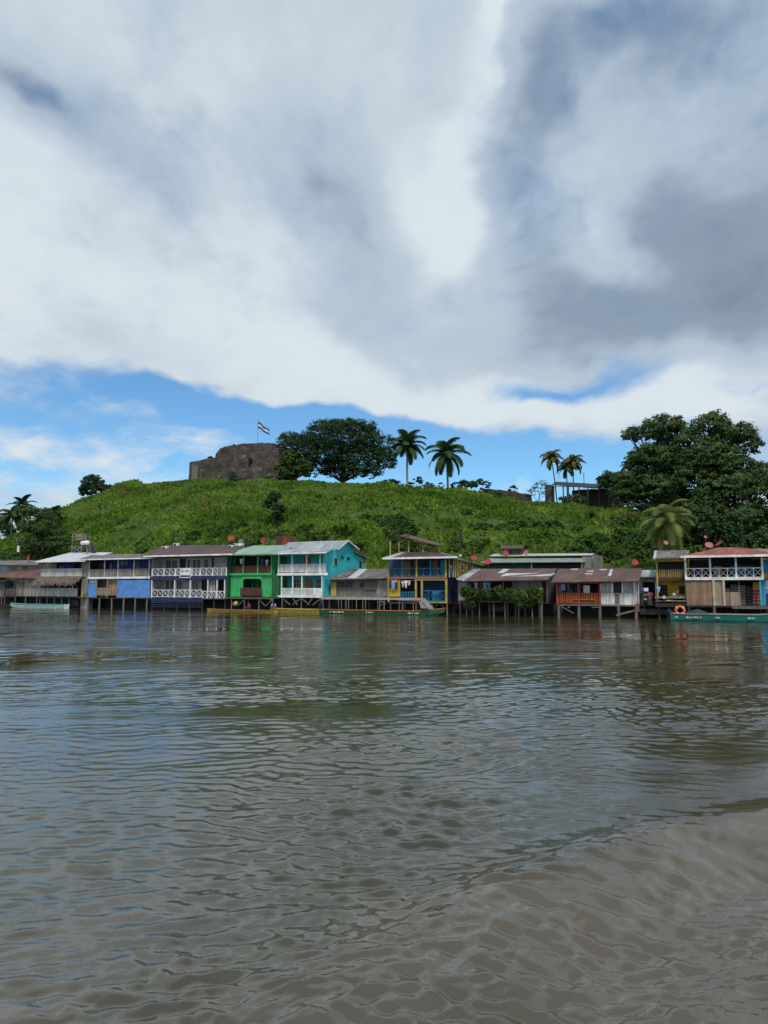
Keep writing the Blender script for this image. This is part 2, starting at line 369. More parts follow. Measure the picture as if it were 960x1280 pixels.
# ------------------------------------------------------------ the hill
def build_ground():
    s = np.concatenate([[-4000, -1500, -700, -400, -260], np.arange(-200, 130, .6), [160, 220, 320, 500, 900, 1800, 4000]])
    d = np.concatenate([np.arange(-4, 12, 1.0), np.arange(12, DC + 14, .6), [96, 102, 110, 125, 150, 190, 260, 400, 900, 2500, 6000]])
    S, D = np.meshgrid(s, d, indexing='ij')
    Z = height(S, D); Z = np.maximum(Z, np.where(D > 14, 1.0, -2))
    V = np.stack([S * CA_ + D * SI_, O_Y - S * SI_ + D * CA_, Z], -1).reshape(-1, 3)
    m, t, b = new_mat('hill_grass_ground'); c = tcobj(t)
    n1 = t.noise(c, .09, 5, .6, .4); n2 = t.noise(c, .8, 5, .65)
    k = t.mix(t.ramp(n1, .38, .62), (.045, .085, .016), (.10, .14, .026))
    k = t.mix(t.ramp(n2, .35, .7), (.035, .065, .016), k)
    br_ = t.noise(c, .16, 4, .6); k = t.mix(t.math('MULTIPLY', t.ramp(br_, .6, .75), .6), k, (.11, .085, .045))
    zz = t.sep(c)[2]; k = t.mix(t.ramp(zz, 1.3, 2.8), (.011, .010, .009), k)  # low bank mud, blackened further to carry the shade under the houses
    t.put(b.inputs['Base Color'], k); b.inputs['Roughness'].default_value = .9; b.inputs['Specular IOR Level'].default_value = .1
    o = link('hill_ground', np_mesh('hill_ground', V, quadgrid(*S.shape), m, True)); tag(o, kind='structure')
build_ground()
# ------------------------------------------------------------ mesh builder in the shore frame (s, d, z)
class MB:
    def __init__(s): s.v = []; s.f = []
    def add(s, vs, fs):
        n = len(s.v); s.v += [tuple(v) for v in vs]; s.f += [tuple(i + n for i in f) for f in fs]; return s
    def hexa(s, c):
        return s.add(c, [(0, 3, 2, 1), (4, 5, 6, 7), (0, 1, 5, 4), (1, 2, 6, 5), (2, 3, 7, 6), (3, 0, 4, 7)])
    def box(s, x0, x1, y0, y1, z0, z1):
        if x0 > x1: x0, x1 = x1, x0
        if y0 > y1: y0, y1 = y1, y0
        if z0 > z1: z0, z1 = z1, z0
        return s.hexa([(x0, y0, z0), (x1, y0, z0), (x1, y1, z0), (x0, y1, z0), (x0, y0, z1), (x1, y0, z1), (x1, y1, z1), (x0, y1, z1)])
    def bar(s, p, q, w=.08, h=None):
        p, q = Vector(p), Vector(q); h = h or w; ax = (q - p).normalized()
        up = Vector((0, 0, 1)) if abs(ax.z) < .95 else Vector((0, 1, 0))
        a = ax.cross(up).normalized() * w / 2; b = a.cross(ax).normalized() * h / 2
        return s.hexa([p - a - b, p + a - b, q + a - b, q - a - b, p - a + b, p + a + b, q + a + b, q - a + b])
    def tube(s, pts, rad, n=8, cap=True):
        pts = [Vector(p) for p in pts]
        if not isinstance(rad, (list, tuple)): rad = [rad] * len(pts)
        vs = []; ref = Vector((.13, .97, .2)).normalized()
        for i, p in enumerate(pts):
            t = (pts[min(i + 1, len(pts) - 1)] - pts[max(i - 1, 0)]).normalized()
            if abs(t.dot(ref)) > .95: ref = Vector((1, 0, 0))
            a = t.cross(ref).normalized(); b = t.cross(a)
            for k in range(n):
                an = 2 * math.pi * k / n; vs.append(p + (a * math.cos(an) + b * math.sin(an)) * rad[i])
        fs = [(i * n + k, i * n + (k + 1) % n, (i + 1) * n + (k + 1) % n, (i + 1) * n + k) for i in range(len(pts) - 1) for k in range(n)]
        if cap: fs += [tuple(range(n))[::-1], tuple((len(pts) - 1) * n + k for k in range(n))]
        return s.add(vs, fs)
    def slab(s, a, b, c, d, th=.06):
        """thick sheet through four corners (anticlockwise from above), thickness downwards"""
        P = [Vector(x) for x in (a, b, c, d)]; dn = Vector((0, 0, -th))
        return s.hexa([p + dn for p in P] + P)
    def prism(s, prof, y0, y1):
        """profile of (x, z) points extruded along y"""
        n = len(prof); vs = [(x, y0, z) for x, z in prof] + [(x, y1, z) for x, z in prof]
        return s.add(vs, [tuple(range(n)), tuple(range(2 * n - 1, n - 1, -1))] + [(i, n + i, n + (i + 1) % n, (i + 1) % n) for i in range(n)])
    def prism_x(s, prof, x0, x1):
        n = len(prof); vs = [(x0, y, z) for y, z in prof] + [(x1, y, z) for y, z in prof]
        return s.add(vs, [tuple(range(n - 1, -1, -1)), tuple(range(n, 2 * n))] + [(i, (i + 1) % n, n + (i + 1) % n, n + i) for i in range(n)])
    def build(s, name, material, parent=None, org=(0, 0, 0), smooth=False):
        me = bpy.data.meshes.new(name); me.from_pydata([(x - org[0], y - org[1], z - org[2]) for x, y, z in s.v], [], s.f)
        me.materials.append(material)
        if smooth: me.polygons.foreach_set('use_smooth', [True] * len(me.polygons))
        me.update(); return link(name, me, parent)
# ------------------------------------------------------------ paints
WHITE = paint('white_paint', (.76, .77, .76), dirt=(.40, .39, .35), damt=.4, streak=True)
CREAM = paint('old_white_boards', (.52, .52, .50), dirt=(.28, .26, .22), damt=.5, streak=True, lines=4)
NAVY = paint('navy_paint', (.012, .025, .10), dirt=(.05, .06, .09), damt=.5, streak=True, lines=3)
BLUE = paint('blue_paint', (.085, .24, .62), dirt=(.17, .28, .48), damt=.5, streak=True)
DBLUE = paint('deep_blue_paint', (.010, .045, .28), dirt=(.02, .03, .08), damt=.5, streak=True)
SKYB = paint('light_blue_paint', (.045, .30, .58), dirt=(.12, .25, .35), damt=.4, streak=True)
GREEN = paint('green_paint', (.035, .42, .12), dirt=(.05, .22, .07), damt=.6, streak=True)
DGREEN = paint('dark_green_paint', (.012, .13, .045), dirt=(.02, .06, .03), damt=.5, streak=True, lines=4)
TEAL = paint('teal_paint', (.018, .38, .42), dirt=(.05, .24, .26), damt=.5, streak=True)
TEALP = paint('teal_planks', (.028, .54, .58), dirt=(.05, .38, .40), damt=.6, scale=2.5, grain=(.3, .3, 5))
YELL = paint('yellow_paint', (.52, .36, .02), dirt=(.28, .20, .04), damt=.6, streak=True)
YELW = paint('yellow_wood', (.42, .33, .06), dirt=(.2, .16, .06), damt=.5, streak=True)
TURQ = paint('turquoise_paint', (.015, .17, .30), dirt=(.03, .10, .15), damt=.5, streak=True)
ORNG = paint('orange_red_wood', (.36, .075, .018), dirt=(.17, .05, .02), damt=.5, streak=True, lines=5)
BRWN = paint('red_brown_wood', (.11, .04, .025), dirt=(.05, .03, .02), damt=.5, streak=True, lines=5)
GREYW = paint('weathered_grey_wood', (.15, .14, .125), dirt=(.07, .06, .05), damt=.7, streak=True, lines=4)
GREYL = paint('pale_weathered_wood', (.30, .28, .25), dirt=(.13, .11, .09), damt=.6, streak=True, lines=4)
TANW = paint('tan_planks', (.27, .17, .105), dirt=(.15, .085, .055), damt=.8, streak=True, lines=4)
PALEW = paint('pale_tan_planks', (.32, .26, .19), dirt=(.18, .13, .09), damt=.6, streak=True, lines=4)
PLY = paint('plywood', (.30, .20, .11), dirt=(.18, .11, .06), damt=.6, scale=2)
OLIVW = paint('yellow_brown_slats', (.26, .19, .06), dirt=(.13, .09, .04), damt=.6, streak=True, lines=5)
DARKW = paint('dark_wood', (.022, .019, .017), dirt=(.008, .008, .010), damt=.6, streak=True)  # wood tone lowered so the colour carries the shade under the decks
STILT = paint('stilt_wood', (.16, .145, .125), dirt=(.05, .045, .04), damt=.7, streak=True)
STILTD = paint('dark_stilt_wood', (.035, .032, .028), dirt=(.02, .02, .018), damt=.7, streak=True)
CONC = paint('stained_concrete', (.24, .23, .20), dirt=(.09, .085, .07), damt=.8, streak=True, bump=.4)
VOID = paint('dark_interior', (.008, .008, .010), var=.4)  # near-black colour stands for the shade inside open rooms and openings
INTR = paint('dim_plaster', (.045, .042, .04), var=.3)  # inner wall colour lowered to hold the shade behind the balconies
GLASS = paint('window_pane', (.025, .035, .045), rough=.12, var=.3)
CURT = paint('grey_green_curtain', (.075, .10, .10), rough=.5, grain=(6, 6, .3), var=.3)
SHUT = paint('wooden_shutter', (.14, .10, .065), streak=True, lines=6)
DOORW = paint('brown_door_wood', (.22, .10, .055), dirt=(.1, .05, .03), streak=True)
def roofmat(name, col, rust, damt, lo=.45, hi=.6, lines=1.15, gain=.34):
    m, t, b = new_mat(name); c = tcobj(t); xx, yy, zz = t.sep(c)[:3]
    sh = t.math('FLOOR', t.math('MULTIPLY', xx, lines))                 # single sheets differ in tone
    wnn = t.node('ShaderNodeTexWhiteNoise', noise_dimensions='2D'); t.put(wnn.inputs['Vector'], t.comb(sh, t.math('FLOOR', t.math('MULTIPLY', yy, .4)), 0))
    k = t.mix(wnn.outputs[0], tuple(v * (1 - gain) for v in col), tuple(min(1, v * (1 + gain)) for v in col))
    n = t.noise(t.mapping(c, sc=(2.2, .6, .6)), 1.1, 6, .68, .3)
    k = t.mix(t.math('MULTIPLY', t.ramp(n, lo, hi), damt), k, rust)
    n3 = t.noise(c, 3.5, 5, .7); k = t.mix(t.math('MULTIPLY', t.ramp(n3, .52, .75), .45), k, tuple(v * .35 for v in rust))
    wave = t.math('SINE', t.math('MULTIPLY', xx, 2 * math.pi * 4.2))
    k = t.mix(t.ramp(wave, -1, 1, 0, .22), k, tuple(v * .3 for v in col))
    bn = t.node('ShaderNodeBump'); bn.inputs['Strength'].default_value = .5; bn.inputs['Distance'].default_value = .03
    t.put(bn.inputs['Height'], wave); t.l.new(bn.outputs[0], b.inputs['Normal'])
    t.put(b.inputs['Base Color'], k); b.inputs['Roughness'].default_value = .6; b.inputs['Metallic'].default_value = .0
    return m
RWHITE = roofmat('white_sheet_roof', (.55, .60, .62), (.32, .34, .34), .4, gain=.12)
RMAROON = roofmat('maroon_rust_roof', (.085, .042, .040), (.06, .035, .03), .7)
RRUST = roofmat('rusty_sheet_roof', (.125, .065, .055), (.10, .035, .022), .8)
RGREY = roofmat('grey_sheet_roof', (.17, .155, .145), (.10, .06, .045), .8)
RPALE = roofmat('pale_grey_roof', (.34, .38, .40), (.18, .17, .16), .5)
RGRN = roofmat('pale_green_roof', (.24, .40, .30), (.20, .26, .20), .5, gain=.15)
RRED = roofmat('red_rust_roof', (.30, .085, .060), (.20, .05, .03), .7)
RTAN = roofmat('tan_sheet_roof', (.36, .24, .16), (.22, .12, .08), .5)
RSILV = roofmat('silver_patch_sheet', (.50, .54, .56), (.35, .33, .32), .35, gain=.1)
THATCH = paint('dry_palm_thatch', (.17, .13, .10), var=.5, scale=4, grain=(3, 3, .5), dirt=(.06, .045, .035), damt=.8, bump=.8)
# ------------------------------------------------------------ house builder
class House:
    def __init__(h, name, px0, px1, d0, label, cat='house', group=None):
        h.d0 = d0; h.pc = (px0 + px1) / 2; h.a, h.b = sx(px0, d0), sx(px1, d0)
        h.sc = sx(h.pc, d0)
        h.org = (h.a, d0, 0)
        h.root = empty(name, h.a, d0, 0, label, cat, group)
    def x(h, px, d=None): return sx(px, h.d0 if d is None else h.d0 + d)
    def z(h, py, d=0, px=None): return zpy(py, sx(h.pc if px is None else px, h.d0 + d), h.d0 + d)
    def part(h, name, mb, m, parent=None, label=None):
        o = mb.build(name, m, parent or h.root, h.org)
        if label: o['label'] = label
        return o
    def box(h, name, px0, px1, d0, d1, py0, py1, m, parent=None, label=None):
        """front face spans the pixel columns px0..px1 and rows py0 (top)..py1 (bottom) at depth d0"""
        return h.part(name, MB().box(h.x(px0, d0), h.x(px1, d0), h.d0 + d0, h.d0 + d1, h.z(py0), h.z(py1)), m, parent, label)
    def posts(h, pxs, py0, py1, d=0, w=.13, m=None, name='post'):
        for px in pxs:
            x = h.x(px, d); h.part(name, MB().box(x - w / 2, x + w / 2, h.d0 + d - w / 2, h.d0 + d + w / 2, h.z(py0), h.z(py1) if not isinstance(py1, str) else -1.6), m or WHITE)
    def stilts(h, pxs, py0, d=0, w=.16, m=None, lean=0.0):
        for i, px in enumerate(pxs):
            x = h.x(px, d); l = random.uniform(-.08, .08) + lean
            h.part('stilt', MB().tube([(x + l, h.d0 + d, -1.6), (x + l * .3, h.d0 + d, h.z(py0) * .5), (x, h.d0 + d, h.z(py0))], [w * .55, w * .5, w * .48], 7), m or STILT)
    def rail_x(h, px0, px1, py0, py1, n, d=0, m=None, star=True, parent=None):
        m = m or WHITE; x0, x1 = h.x(px0, d), h.x(px1, d); z1, z0 = h.z(py0), h.z(py1); y = h.d0 + d; b = MB()
        b.bar((x0, y, z1), (x1, y, z1), .07, .08); b.bar((x0, y, z0 + .06), (x1, y, z0 + .06), .06, .07)
        for i in range(n):
            a = x0 + (x1 - x0) * i / n; c = x0 + (x1 - x0) * (i + 1) / n
            b.bar((a, y, z0), (a, y, z1), .06); b.bar((a, y + .01, z0 + .08), (c, y + .01, z1), .05, .03); b.bar((a, y - .02, z1), (c, y - .02, z0 + .08), .05, .03)
        b.bar((x1, y, z0), (x1, y, z1), .06)
        return h.part('railing', b, m, parent)
    def rail_v(h, px0, px1, py0, py1, d=0, m=None, gap=.16, w=.07, x=None):
        m = m or WHITE; x0, x1 = h.x(px0, d), h.x(px1, d); z1, z0 = h.z(py0), h.z(py1); y = h.d0 + d; b = MB()
        b.bar((x0, y, z1), (x1, y, z1), .08, .07); b.bar((x0, y, z0 + .08), (x1, y, z0 + .08), .06, .07)
        n = max(2, int((x1 - x0) / gap))
        for i in range(n + 1):
            a = x0 + (x1 - x0) * i / n; b.box(a - w / 2, a + w / 2, y - .03, y - .005, z0 + .02, z1 - .02)
        return h.part('railing', b, m)
    def window(h, px0, px1, py0, py1, d, fm=None, pm=None, bars=0, name='window', split=True):
        x0, x1 = h.x(px0, d), h.x(px1, d); z1, z0 = h.z(py0), h.z(py1); y = h.d0 + d; f = .07; b = MB()
        b.box(x0, x1, y - .06, y - .004, z1 - f, z1); b.box(x0, x1, y - .06, y - .004, z0, z0 + f)
        b.box(x0, x0 + f, y - .06, y - .004, z0 + f, z1 - f); b.box(x1 - f, x1, y - .06, y - .004, z0 + f, z1 - f)
        if split and x1 - x0 > .9: b.box((x0 + x1) / 2 - .03, (x0 + x1) / 2 + .03, y - .055, y - .006, z0 + f, z1 - f)
        for i in range(bars):
            q = x0 + (x1 - x0) * (i + 1) / (bars + 1); b.box(q - .02, q + .02, y - .08, y - .062, z0, z1)
        if bars: b.box(x0, x1, y - .09, y - .082, (z0 + z1) / 2 - .03, (z0 + z1) / 2 + .03)
        w_ = h.part(name, b, fm or WHITE)
        h.part('pane', MB().box(x0 + f, x1 - f, y - .035, y - .012, z0 + f, z1 - f), pm or GLASS, w_)
        return w_
    def door(h, px0, px1, py0, py1, d, m=None):
        o = h.box('door', px0, px1, d - .05, d - .004, py0, py1, m or DOORW)
        x1 = h.x(px1, d); zc = (h.z(py0) + h.z(py1)) / 2
        h.part('handle', MB().box(x1 - .18, x1 - .10, h.d0 + d - .09, h.d0 + d - .052, zc - .05, zc + .05), VOID, o); return o
    def sheet(h, name, pts, m, th=.07, parent=None):
        """pts: four (px, py, d) corners front left, front right, back right, back left"""
        P = []
        for px, py, d in pts:
            s_ = sx(px, h.d0 + d, py); P.append((s_, h.d0 + d, zpy(py, s_, h.d0 + d)))
        return h.part(name, MB().slab(*P, th=th), m, parent), P
    def fascia(h, px0, px1, py, d=-.02, th=.16, m=None):
        x0, x1 = h.x(px0, d), h.x(px1, d); z = h.z(py)
        return h.part('fascia', MB().box(x0, x1, h.d0 + d - .05, h.d0 + d, z - th / 2, z + th / 2), m or WHITE)
    def corrugate(h, P0, P1, P2, P3): pass
# ============================================================ houses on stilts, left to right
def shell(h, px0, px1, rows, depth=7, wall=INTR, side=None, deckm=None, inset=1.7, back=True, lside=None, sd0=0.0):
    """rows: (under roof, upper deck, lower deck); decks, back walls of both storeys and the end walls"""
    r0, r1, r2 = rows; x0, x1 = h.x(px0), h.x(px1); D = h.d0; dm = deckm or DARKW
    h.part('lower_deck', MB().box(x0, x1, D - .05, D + depth, h.z(r2) - .16, h.z(r2)), dm)
    h.part('underfloor_shade_sheet', MB().box(x0, x1, D + 2.4, D + 2.5, -1.6, h.z(r2) - .17), VOID)  # near-black sheet added to stand for the shade beneath the floor
    if r1: h.part('upper_deck', MB().box(x0, x1, D - .05, D + depth, h.z(r1) - .16, h.z(r1)), dm)
    if back:
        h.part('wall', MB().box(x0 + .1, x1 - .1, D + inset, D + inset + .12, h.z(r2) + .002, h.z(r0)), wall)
    if side: h.part('side_wall', MB().box(x1 - .1, x1 + .02, D + sd0, D + depth, h.z(r2) - .2, h.z(r0) + .1), side)
    if lside: h.part('side_wall', MB().box(x0 - .02, x0 + .1, D + sd0, D + depth, h.z(r2) - .2, h.z(r0) + .1), lside)
def stilts_back(h, pxs, py, d=3.0, m=None): h.stilts(pxs, py, d, .16, m or STILTD)

# --- far left: small dark hut cut by the frame
h = House('stilt_house', -22, 5, .5, 'dark brown hut corner with rust roof cut off by the left edge of the photo')
shell(h, -22, 5, (727, None, 746), 5, GREYW, GREYW, inset=.3)
h.sheet('roof', [(-24, 727, -.5), (6.5, 726, -.5), (6.5, 720, 3), (-24, 720, 3)], RRUST)
h.stilts([-20, -8, 3], 747)
# --- grey pink house at far left
h = House('stilt_house', 6, 51, .8, 'grey and pinkish board house with two tiers of rusty roof at the far left')
shell(h, 6, 51, (724, None, 745), 6, GREYL, GREYL, inset=.6)
h.box('wall', 22, 50, .25, .38, 722, 745, paint('faded_pink_boards', (.34, .29, .27), dirt=(.16, .13, .12), damt=.6, streak=True, lines=3))
h.window(6, 20, 726, 735, .55, TURQ, GLASS); h.box('panel', 6, 20, .1, .2, 736, 744, BRWN); h.door(26, 30, 727, 745, .24, GREYW)
h.rail_v(6, 21, 737, 745, -.02, GREYW)
h.sheet('roof', [(-6, 721, -.7), (50, 723, -.7), (52, 711, 3), (0, 713, 3)], RRUST)
h.box('upper_wall', -14, 46, 2.9, 3.0, 705, 716, GREYL); h.box('side_wall', 45.8, 46.4, 2.9, 6.5, 704, 716, GREYW)
h.window(-2, 8, 707, 713, 2.88, WHITE, SKYB); h.window(13, 21, 707, 713, 2.88, TEAL, GLASS); h.window(27, 33, 707, 713, 2.88, GREYW, CURT)
h.sheet('upper_roof', [(-18, 706, 2.3), (47, 706, 2.3), (49, 700, 6.6), (-14, 701, 6.6)], RGREY)
h.posts([6, 22, 50], 724, 745, .02, .12, GREYL); h.stilts([7, 20, 33, 47], 746); stilts_back(h, [12, 27, 42], 746)
# --- white railed two storey house with thatch
h = House('stilt_house', 50, 105, 0, 'two storey house with white roof, solid white balcony rails and a palm thatch awning')
shell(h, 50, 106, (702, 721, 746), 7, INTR, None, inset=2.4)
h.sheet('roof', [(43, 702, -.9), (106, 701, -.9), (141, 690.5, 5.2), (88, 690.5, 5.2)], RWHITE, .09)
h.fascia(44, 105.5, 702.4, -.92, .12)
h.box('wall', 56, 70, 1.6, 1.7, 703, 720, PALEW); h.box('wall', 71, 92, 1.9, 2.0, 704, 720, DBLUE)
h.window(73, 79, 706, 714, 1.88, DBLUE, GLASS); h.box('ceiling', 50, 104, 0, 2.4, 702.3, 703, DARKW)
h.box('balcony_panel', 50.3, 101.8, -.05, .04, 711.5, 720.5, CREAM); h.box('balcony_panel', 50.3, 97, -.05, .04, 736, 745.4, CREAM)
h.part('rail_cap', MB().box(h.x(50), h.x(101.8), -.09, .08, h.z(711.5), h.z(711.5) + .07), WHITE)
h.part('rail_cap', MB().box(h.x(50), h.x(97), -.09, .08, h.z(736), h.z(736) + .07), WHITE)
h.posts([50.4, 57, 101.6], 702, 711.5, 0, .10, GREYL); h.posts([60, 74, 91], 728, 745, -.07, .08)
h.box('pillar', 101.8, 110.2, .05, 1.0, 699, 766, CONC)
for i in range(5):
    px = 51 + i * 11.5; h.part('awning_brace', MB().bar((h.x(px - 3, -1.1), -1.1, h.z(729)), (h.x(px + 1), 0, h.z(736)), .07), GREYL)
def thatch(h, px0, px1, pyt, pyb, d0, d1):
    b = MB(); n = 520
    x0, x1 = h.x(px0, d0), h.x(px1, d0); zt, zb = h.z(pyt), h.z(pyb)
    b.slab((x0, d0, zb + .25), (x1, d0, zb + .25), (x1, d1, zt), (x0, d1, zt), th=.16)
    rr = random.Random(5)
    for i in range(n):
        u, v = rr.random(), rr.random(); x = x0 + (x1 - x0) * u; y = d0 + (d1 - d0) * v; z = zb + .25 + (zt - zb - .25) * v + .03
        L = rr.uniform(.5, 1.0); dx = rr.uniform(-.18, .18)
        b.slab((x, y - L * .55, z - L * .75), (x + .09, y - L * .55, z - L * .75), (x + .12 + dx, y, z + .06), (x + dx, y, z + .06), th=.02)
    return h.part('thatch_awning', b, THATCH)
thatch(h, 40, 94, 720.5, 729.5, -1.2, .1)
h.stilts([51, 60, 69, 78, 87], 746, .05); stilts_back(h, [56, 66, 76, 86, 96], 746); h.box('water_tank', 88, 99, .3, 1.6, 750, 757.5, VOID)
# --- blue panelled house
h = House('stilt_house', 110, 188, 0, 'two storey house with bright blue lower panels, bare plywood bay and grey railing')
shell(h, 110, 188, (699, 722, 747), 7, DBLUE, NAVY, inset=1.9, lside=NAVY)
h.sheet('roof', [(100, 698.5, -.9), (191, 698, -.9), (196, 692.5, 4.5), (118, 692.5, 4.5)], RGREY); h.fascia(101, 190, 698.9, -.93)
h.box('wall', 112, 129, 1.5, 1.6, 701, 722, paint('dark_brown_room', (.05, .04, .035))); h.window(132, 140, 703, 713, 1.88, DBLUE, GLASS)
h.window(150, 159, 701, 706, 1.88, GREYL, GLASS); h.door(169, 175, 700, 721, 1.88, GREYW); h.posts([111, 130, 147, 167, 186], 699, 722, 0, .11)
b_ = [(111, 130), (130.6, 147), (147.6, 167), (167.6, 186)]
for a, c in b_: h.rail_v(a, c, 711.5, 720.5, 0, GREYL, .2, .15)
h.part('beam', MB().box(h.x(110), h.x(188), -.12, -.055, h.z(723.5), h.z(720.8)), WHITE)
h.box('panel', 110.5, 120.5, -.02, .06, 729, 747, BLUE); h.box('panel', 147.5, 187.5, -.02, .06, 725, 747.5, BLUE)
h.box('wall', 121, 134, .9, 1.0, 724, 746, paint('dim_brown_boards', (.13, .10, .08), lines=4, streak=True)); h.box('panel', 134.6, 147, .35, .45, 724, 745, PLY)
h.rail_v(121, 147, 735, 744.5, .05, PALEW, .3, .24); h.posts([121, 134.3, 147], 723, 747, 0, .11, GREYL); h.window(112.5, 119.5, 723.5, 728, .0, WHITE, GLASS)
h.stilts([111, 125.5, 140.5, 155.5, 170, 184.5], 748, 0, .22, STILT); stilts_back(h, [118, 133, 148, 163, 178], 748)
h.box('ledge', 158, 166, -.35, -.03, 746, 747, TANW)
# --- white and navy guest house with X railings
h = House('guest_house', 188, 285, -.3, 'white and navy two storey guest house with white X pattern railings and maroon roof', 'guest house')
WB = paint('white_plaster', (.40, .40, .41), dirt=(.28, .27, .26), damt=.5, streak=True)
shell(h, 189, 284, (695, 720.5, 747.5), 8, WB, DGREEN, NAVY, 1.7, lside=WB)
h.sheet('roof', [(185, 694.5, -.9), (290, 692.5, -.9), (306, 681, 6), (208, 681.5, 6)], RMAROON); h.fascia(178, 290, 694.6, -.93, .2)
h.sheet('roof_end', [(176, 694.8, -.85), (185.2, 694.5, -.85), (208, 681.5, 6), (203, 683, 6)], RMAROON)
for a, c, nm in ((206, 222, 1), (233, 238, 0), (240, 251, 1), (254, 261, 0)): h.window(a, c, 698.5, 713, 1.68, WHITE, CURT, split=nm)
h.door(224, 231, 697.5, 719.8, 1.68, VOID); h.door(264, 266, 697, 719.8, 1.68, VOID); h.box('panel', 271, 283, 1.55, 1.69, 697, 720, CREAM)
for a, c in ((207, 218), (221, 228)): h.window(a, c, 724.5, 742, 1.68, WHITE, CURT)
h.window(240, 249, 724, 742, 1.68, WHITE, GLASS); h.door(252, 258, 724, 746, 1.68, VOID); h.window(260.5, 269, 723, 740, .5, WHITE, CURT, bars=4); h.door(273, 280, 724, 746, 1.68, VOID)
h.part('beam', MB().box(h.x(189), h.x(284), h.d0 - .12, h.d0 - .055, h.z(724.5), h.z(720.2)), NAVY)
pp = [190, 204.5, 219, 239.5, 250, 265.5, 283]
h.posts(pp, 710, 720.5, 0, .13); h.posts([190, 218.6, 238, 260, 271.5, 281], 723.5, 747.5, 0, .13)
for a, c, n in ((190, 204.5, 2), (204.5, 219, 2), (219, 239.5, 3), (239.5, 250, 2), (250, 265.5, 2), (265.5, 283, 3)): h.rail_x(a + .6, c - .6, 710.5, 719.6, n)
for a, c, n, lo in ((190, 218, 4, 747), (219, 237.5, 3, 747), (238.5, 253, 2, 747), (253.4, 281, 5, 748.6)): h.rail_x(a + .4, c - .4, 737.5 if n < 5 else 739, lo - .3, n, -.02)
h.box('base_panel', 189, 253, -.02, .08, 748, 752.5, NAVY)
b = MB()
for r in (753.5, 756, 758.5): b.box(h.x(191), h.x(254), h.d0 - .05, h.d0 + .02, h.z(r + .7), h.z(r))
h.part('base_slats', b, paint('navy_slats', (.03, .05, .09), streak=True)); h.stilts([191, 206, 222, 238, 254, 268, 282], 748, .1, .18, STILTD)
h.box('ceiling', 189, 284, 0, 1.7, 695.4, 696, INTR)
# name board on the railing: worn strokes, the lettering cannot be read in the photograph
sg = empty('sign_board', h.x(226.5), h.d0 - .2, 0, 'white board with worn grey lettering on the upper railing of the navy guest house', 'sign')
so = (h.x(226.5), h.d0 - .2, 0)
MB().box(h.x(226.3), h.x(238.7), h.d0 - .2, h.d0 - .15, h.z(719), h.z(710)).build('board', WHITE, sg, so)
b = MB(); b.box(h.x(226), h.x(239), h.d0 - .22, h.d0 - .14, h.z(722.4), h.z(721.4)); b.bar((h.x(226), h.d0 - .18, h.z(722)), (h.x(226), h.d0 - .18, h.z(709.4)), .06); b.bar((h.x(238.8), h.d0 - .18, h.z(722)), (h.x(238.8), h.d0 - .18, h.z(709.4)), .06)
b.build('frame', WHITE, sg, so)
GL = paint('worn_grey_lettering', (.10, .12, .14)); b = MB()
for k, px in enumerate((227.6, 230.2, 232.4, 234.2, 236.2)):
    x = h.x(px); z1, z0 = h.z(712.6), h.z(715.4); y = h.d0 - .21
    b.bar((x, y, z0), (x, y, z1), .07, .012); b.bar((x, y - .004, z1 if k % 2 else (z0 + z1) / 2), (x + .17, y - .004, z1 if k % 2 else (z0 + z1) / 2), .06, .012)
    if k in (0, 3): b.bar((x + .17, y + .003, z0), (x + .17, y + .003, z1), .06, .012)
b.build('lettering', GL, sg, so)
# --- green house
h = House('stilt_house', 286, 340, .2, 'bright green two storey house with pale green roof and arched lower opening')
shell(h, 286, 340, (694, 717, 746), 7, DGREEN, None, inset=2.2, lside=DGREEN)
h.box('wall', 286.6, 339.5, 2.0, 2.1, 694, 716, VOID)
h.sheet('roof', [(279, 693, -.9), (348, 692, -.9), (372, 681.5, 5), (316, 682, 5)], RGRN)
h.sheet('roof_end', [(277.5, 693.6, -.85), (279.2, 693, -.85), (316, 682, 5), (308, 684.5, 5)], RGRN)
h.box('side_wall', 340, 349, 0, .1, 718, 748, DGREEN); h.part('side_wall', MB().box(h.x(340), h.x(340) + .12, h.d0 + .2, h.d0 + 7, h.z(748), h.z(695)), GREEN)
h.fascia(280, 347, 693.6, -.93, .12, RGRN); h.posts([287.2, 304, 322, 339.4], 694, 717, 0, .15, GREEN)
for a, c in ((288, 303.4), (304.6, 321.4), (322.8, 338.8)): h.rail_v(a, c, 707.5, 716.2, 0, BRWN, .2, .15)
h.part('beam', MB().box(h.x(286.5), h.x(340), h.d0 - .14, h.d0 - .055, h.z(719), h.z(716.4)), GREEN)
# lower wall with an opening with cut corners
z0, z1, zt, zk = h.z(746), h.z(718.5), h.z(723.5), h.z(726.5); X = [h.x(q) for q in (288.5, 303.5, 305.5, 325.0, 327, 339.6)]; D = h.d0
b = MB(); b.box(X[0], X[1], D, D + .12, z0, z1); b.box(X[4], X[5], D, D + .12, z0, z1); b.box(X[1], X[4], D, D + .12, zt, z1)
b.prism([(X[1], zk), (X[2], zt), (X[1], zt)], D, D + .12); b.prism([(X[4], zk), (X[4], zt), (X[3], zt)], D, D + .12)
h.part('front_wall', b, GREEN)
b = MB()
for i in range(8):
    for q in (290 + i * 1.7, 327.5 + i * 1.6): b.box(h.x(q), h.x(q) + .07, D - .03, D - .004, h.z(723.4), h.z(720.6))
h.part('vents', b, VOID); h.rail_v(301, 327, 735, 745, -.12, BRWN, .2, .16); h.box('back_room', 303, 328, 1.6, 1.7, 722, 746, DGREEN)
h.window(306, 315, 726, 742, 1.58, TEAL, GLASS)
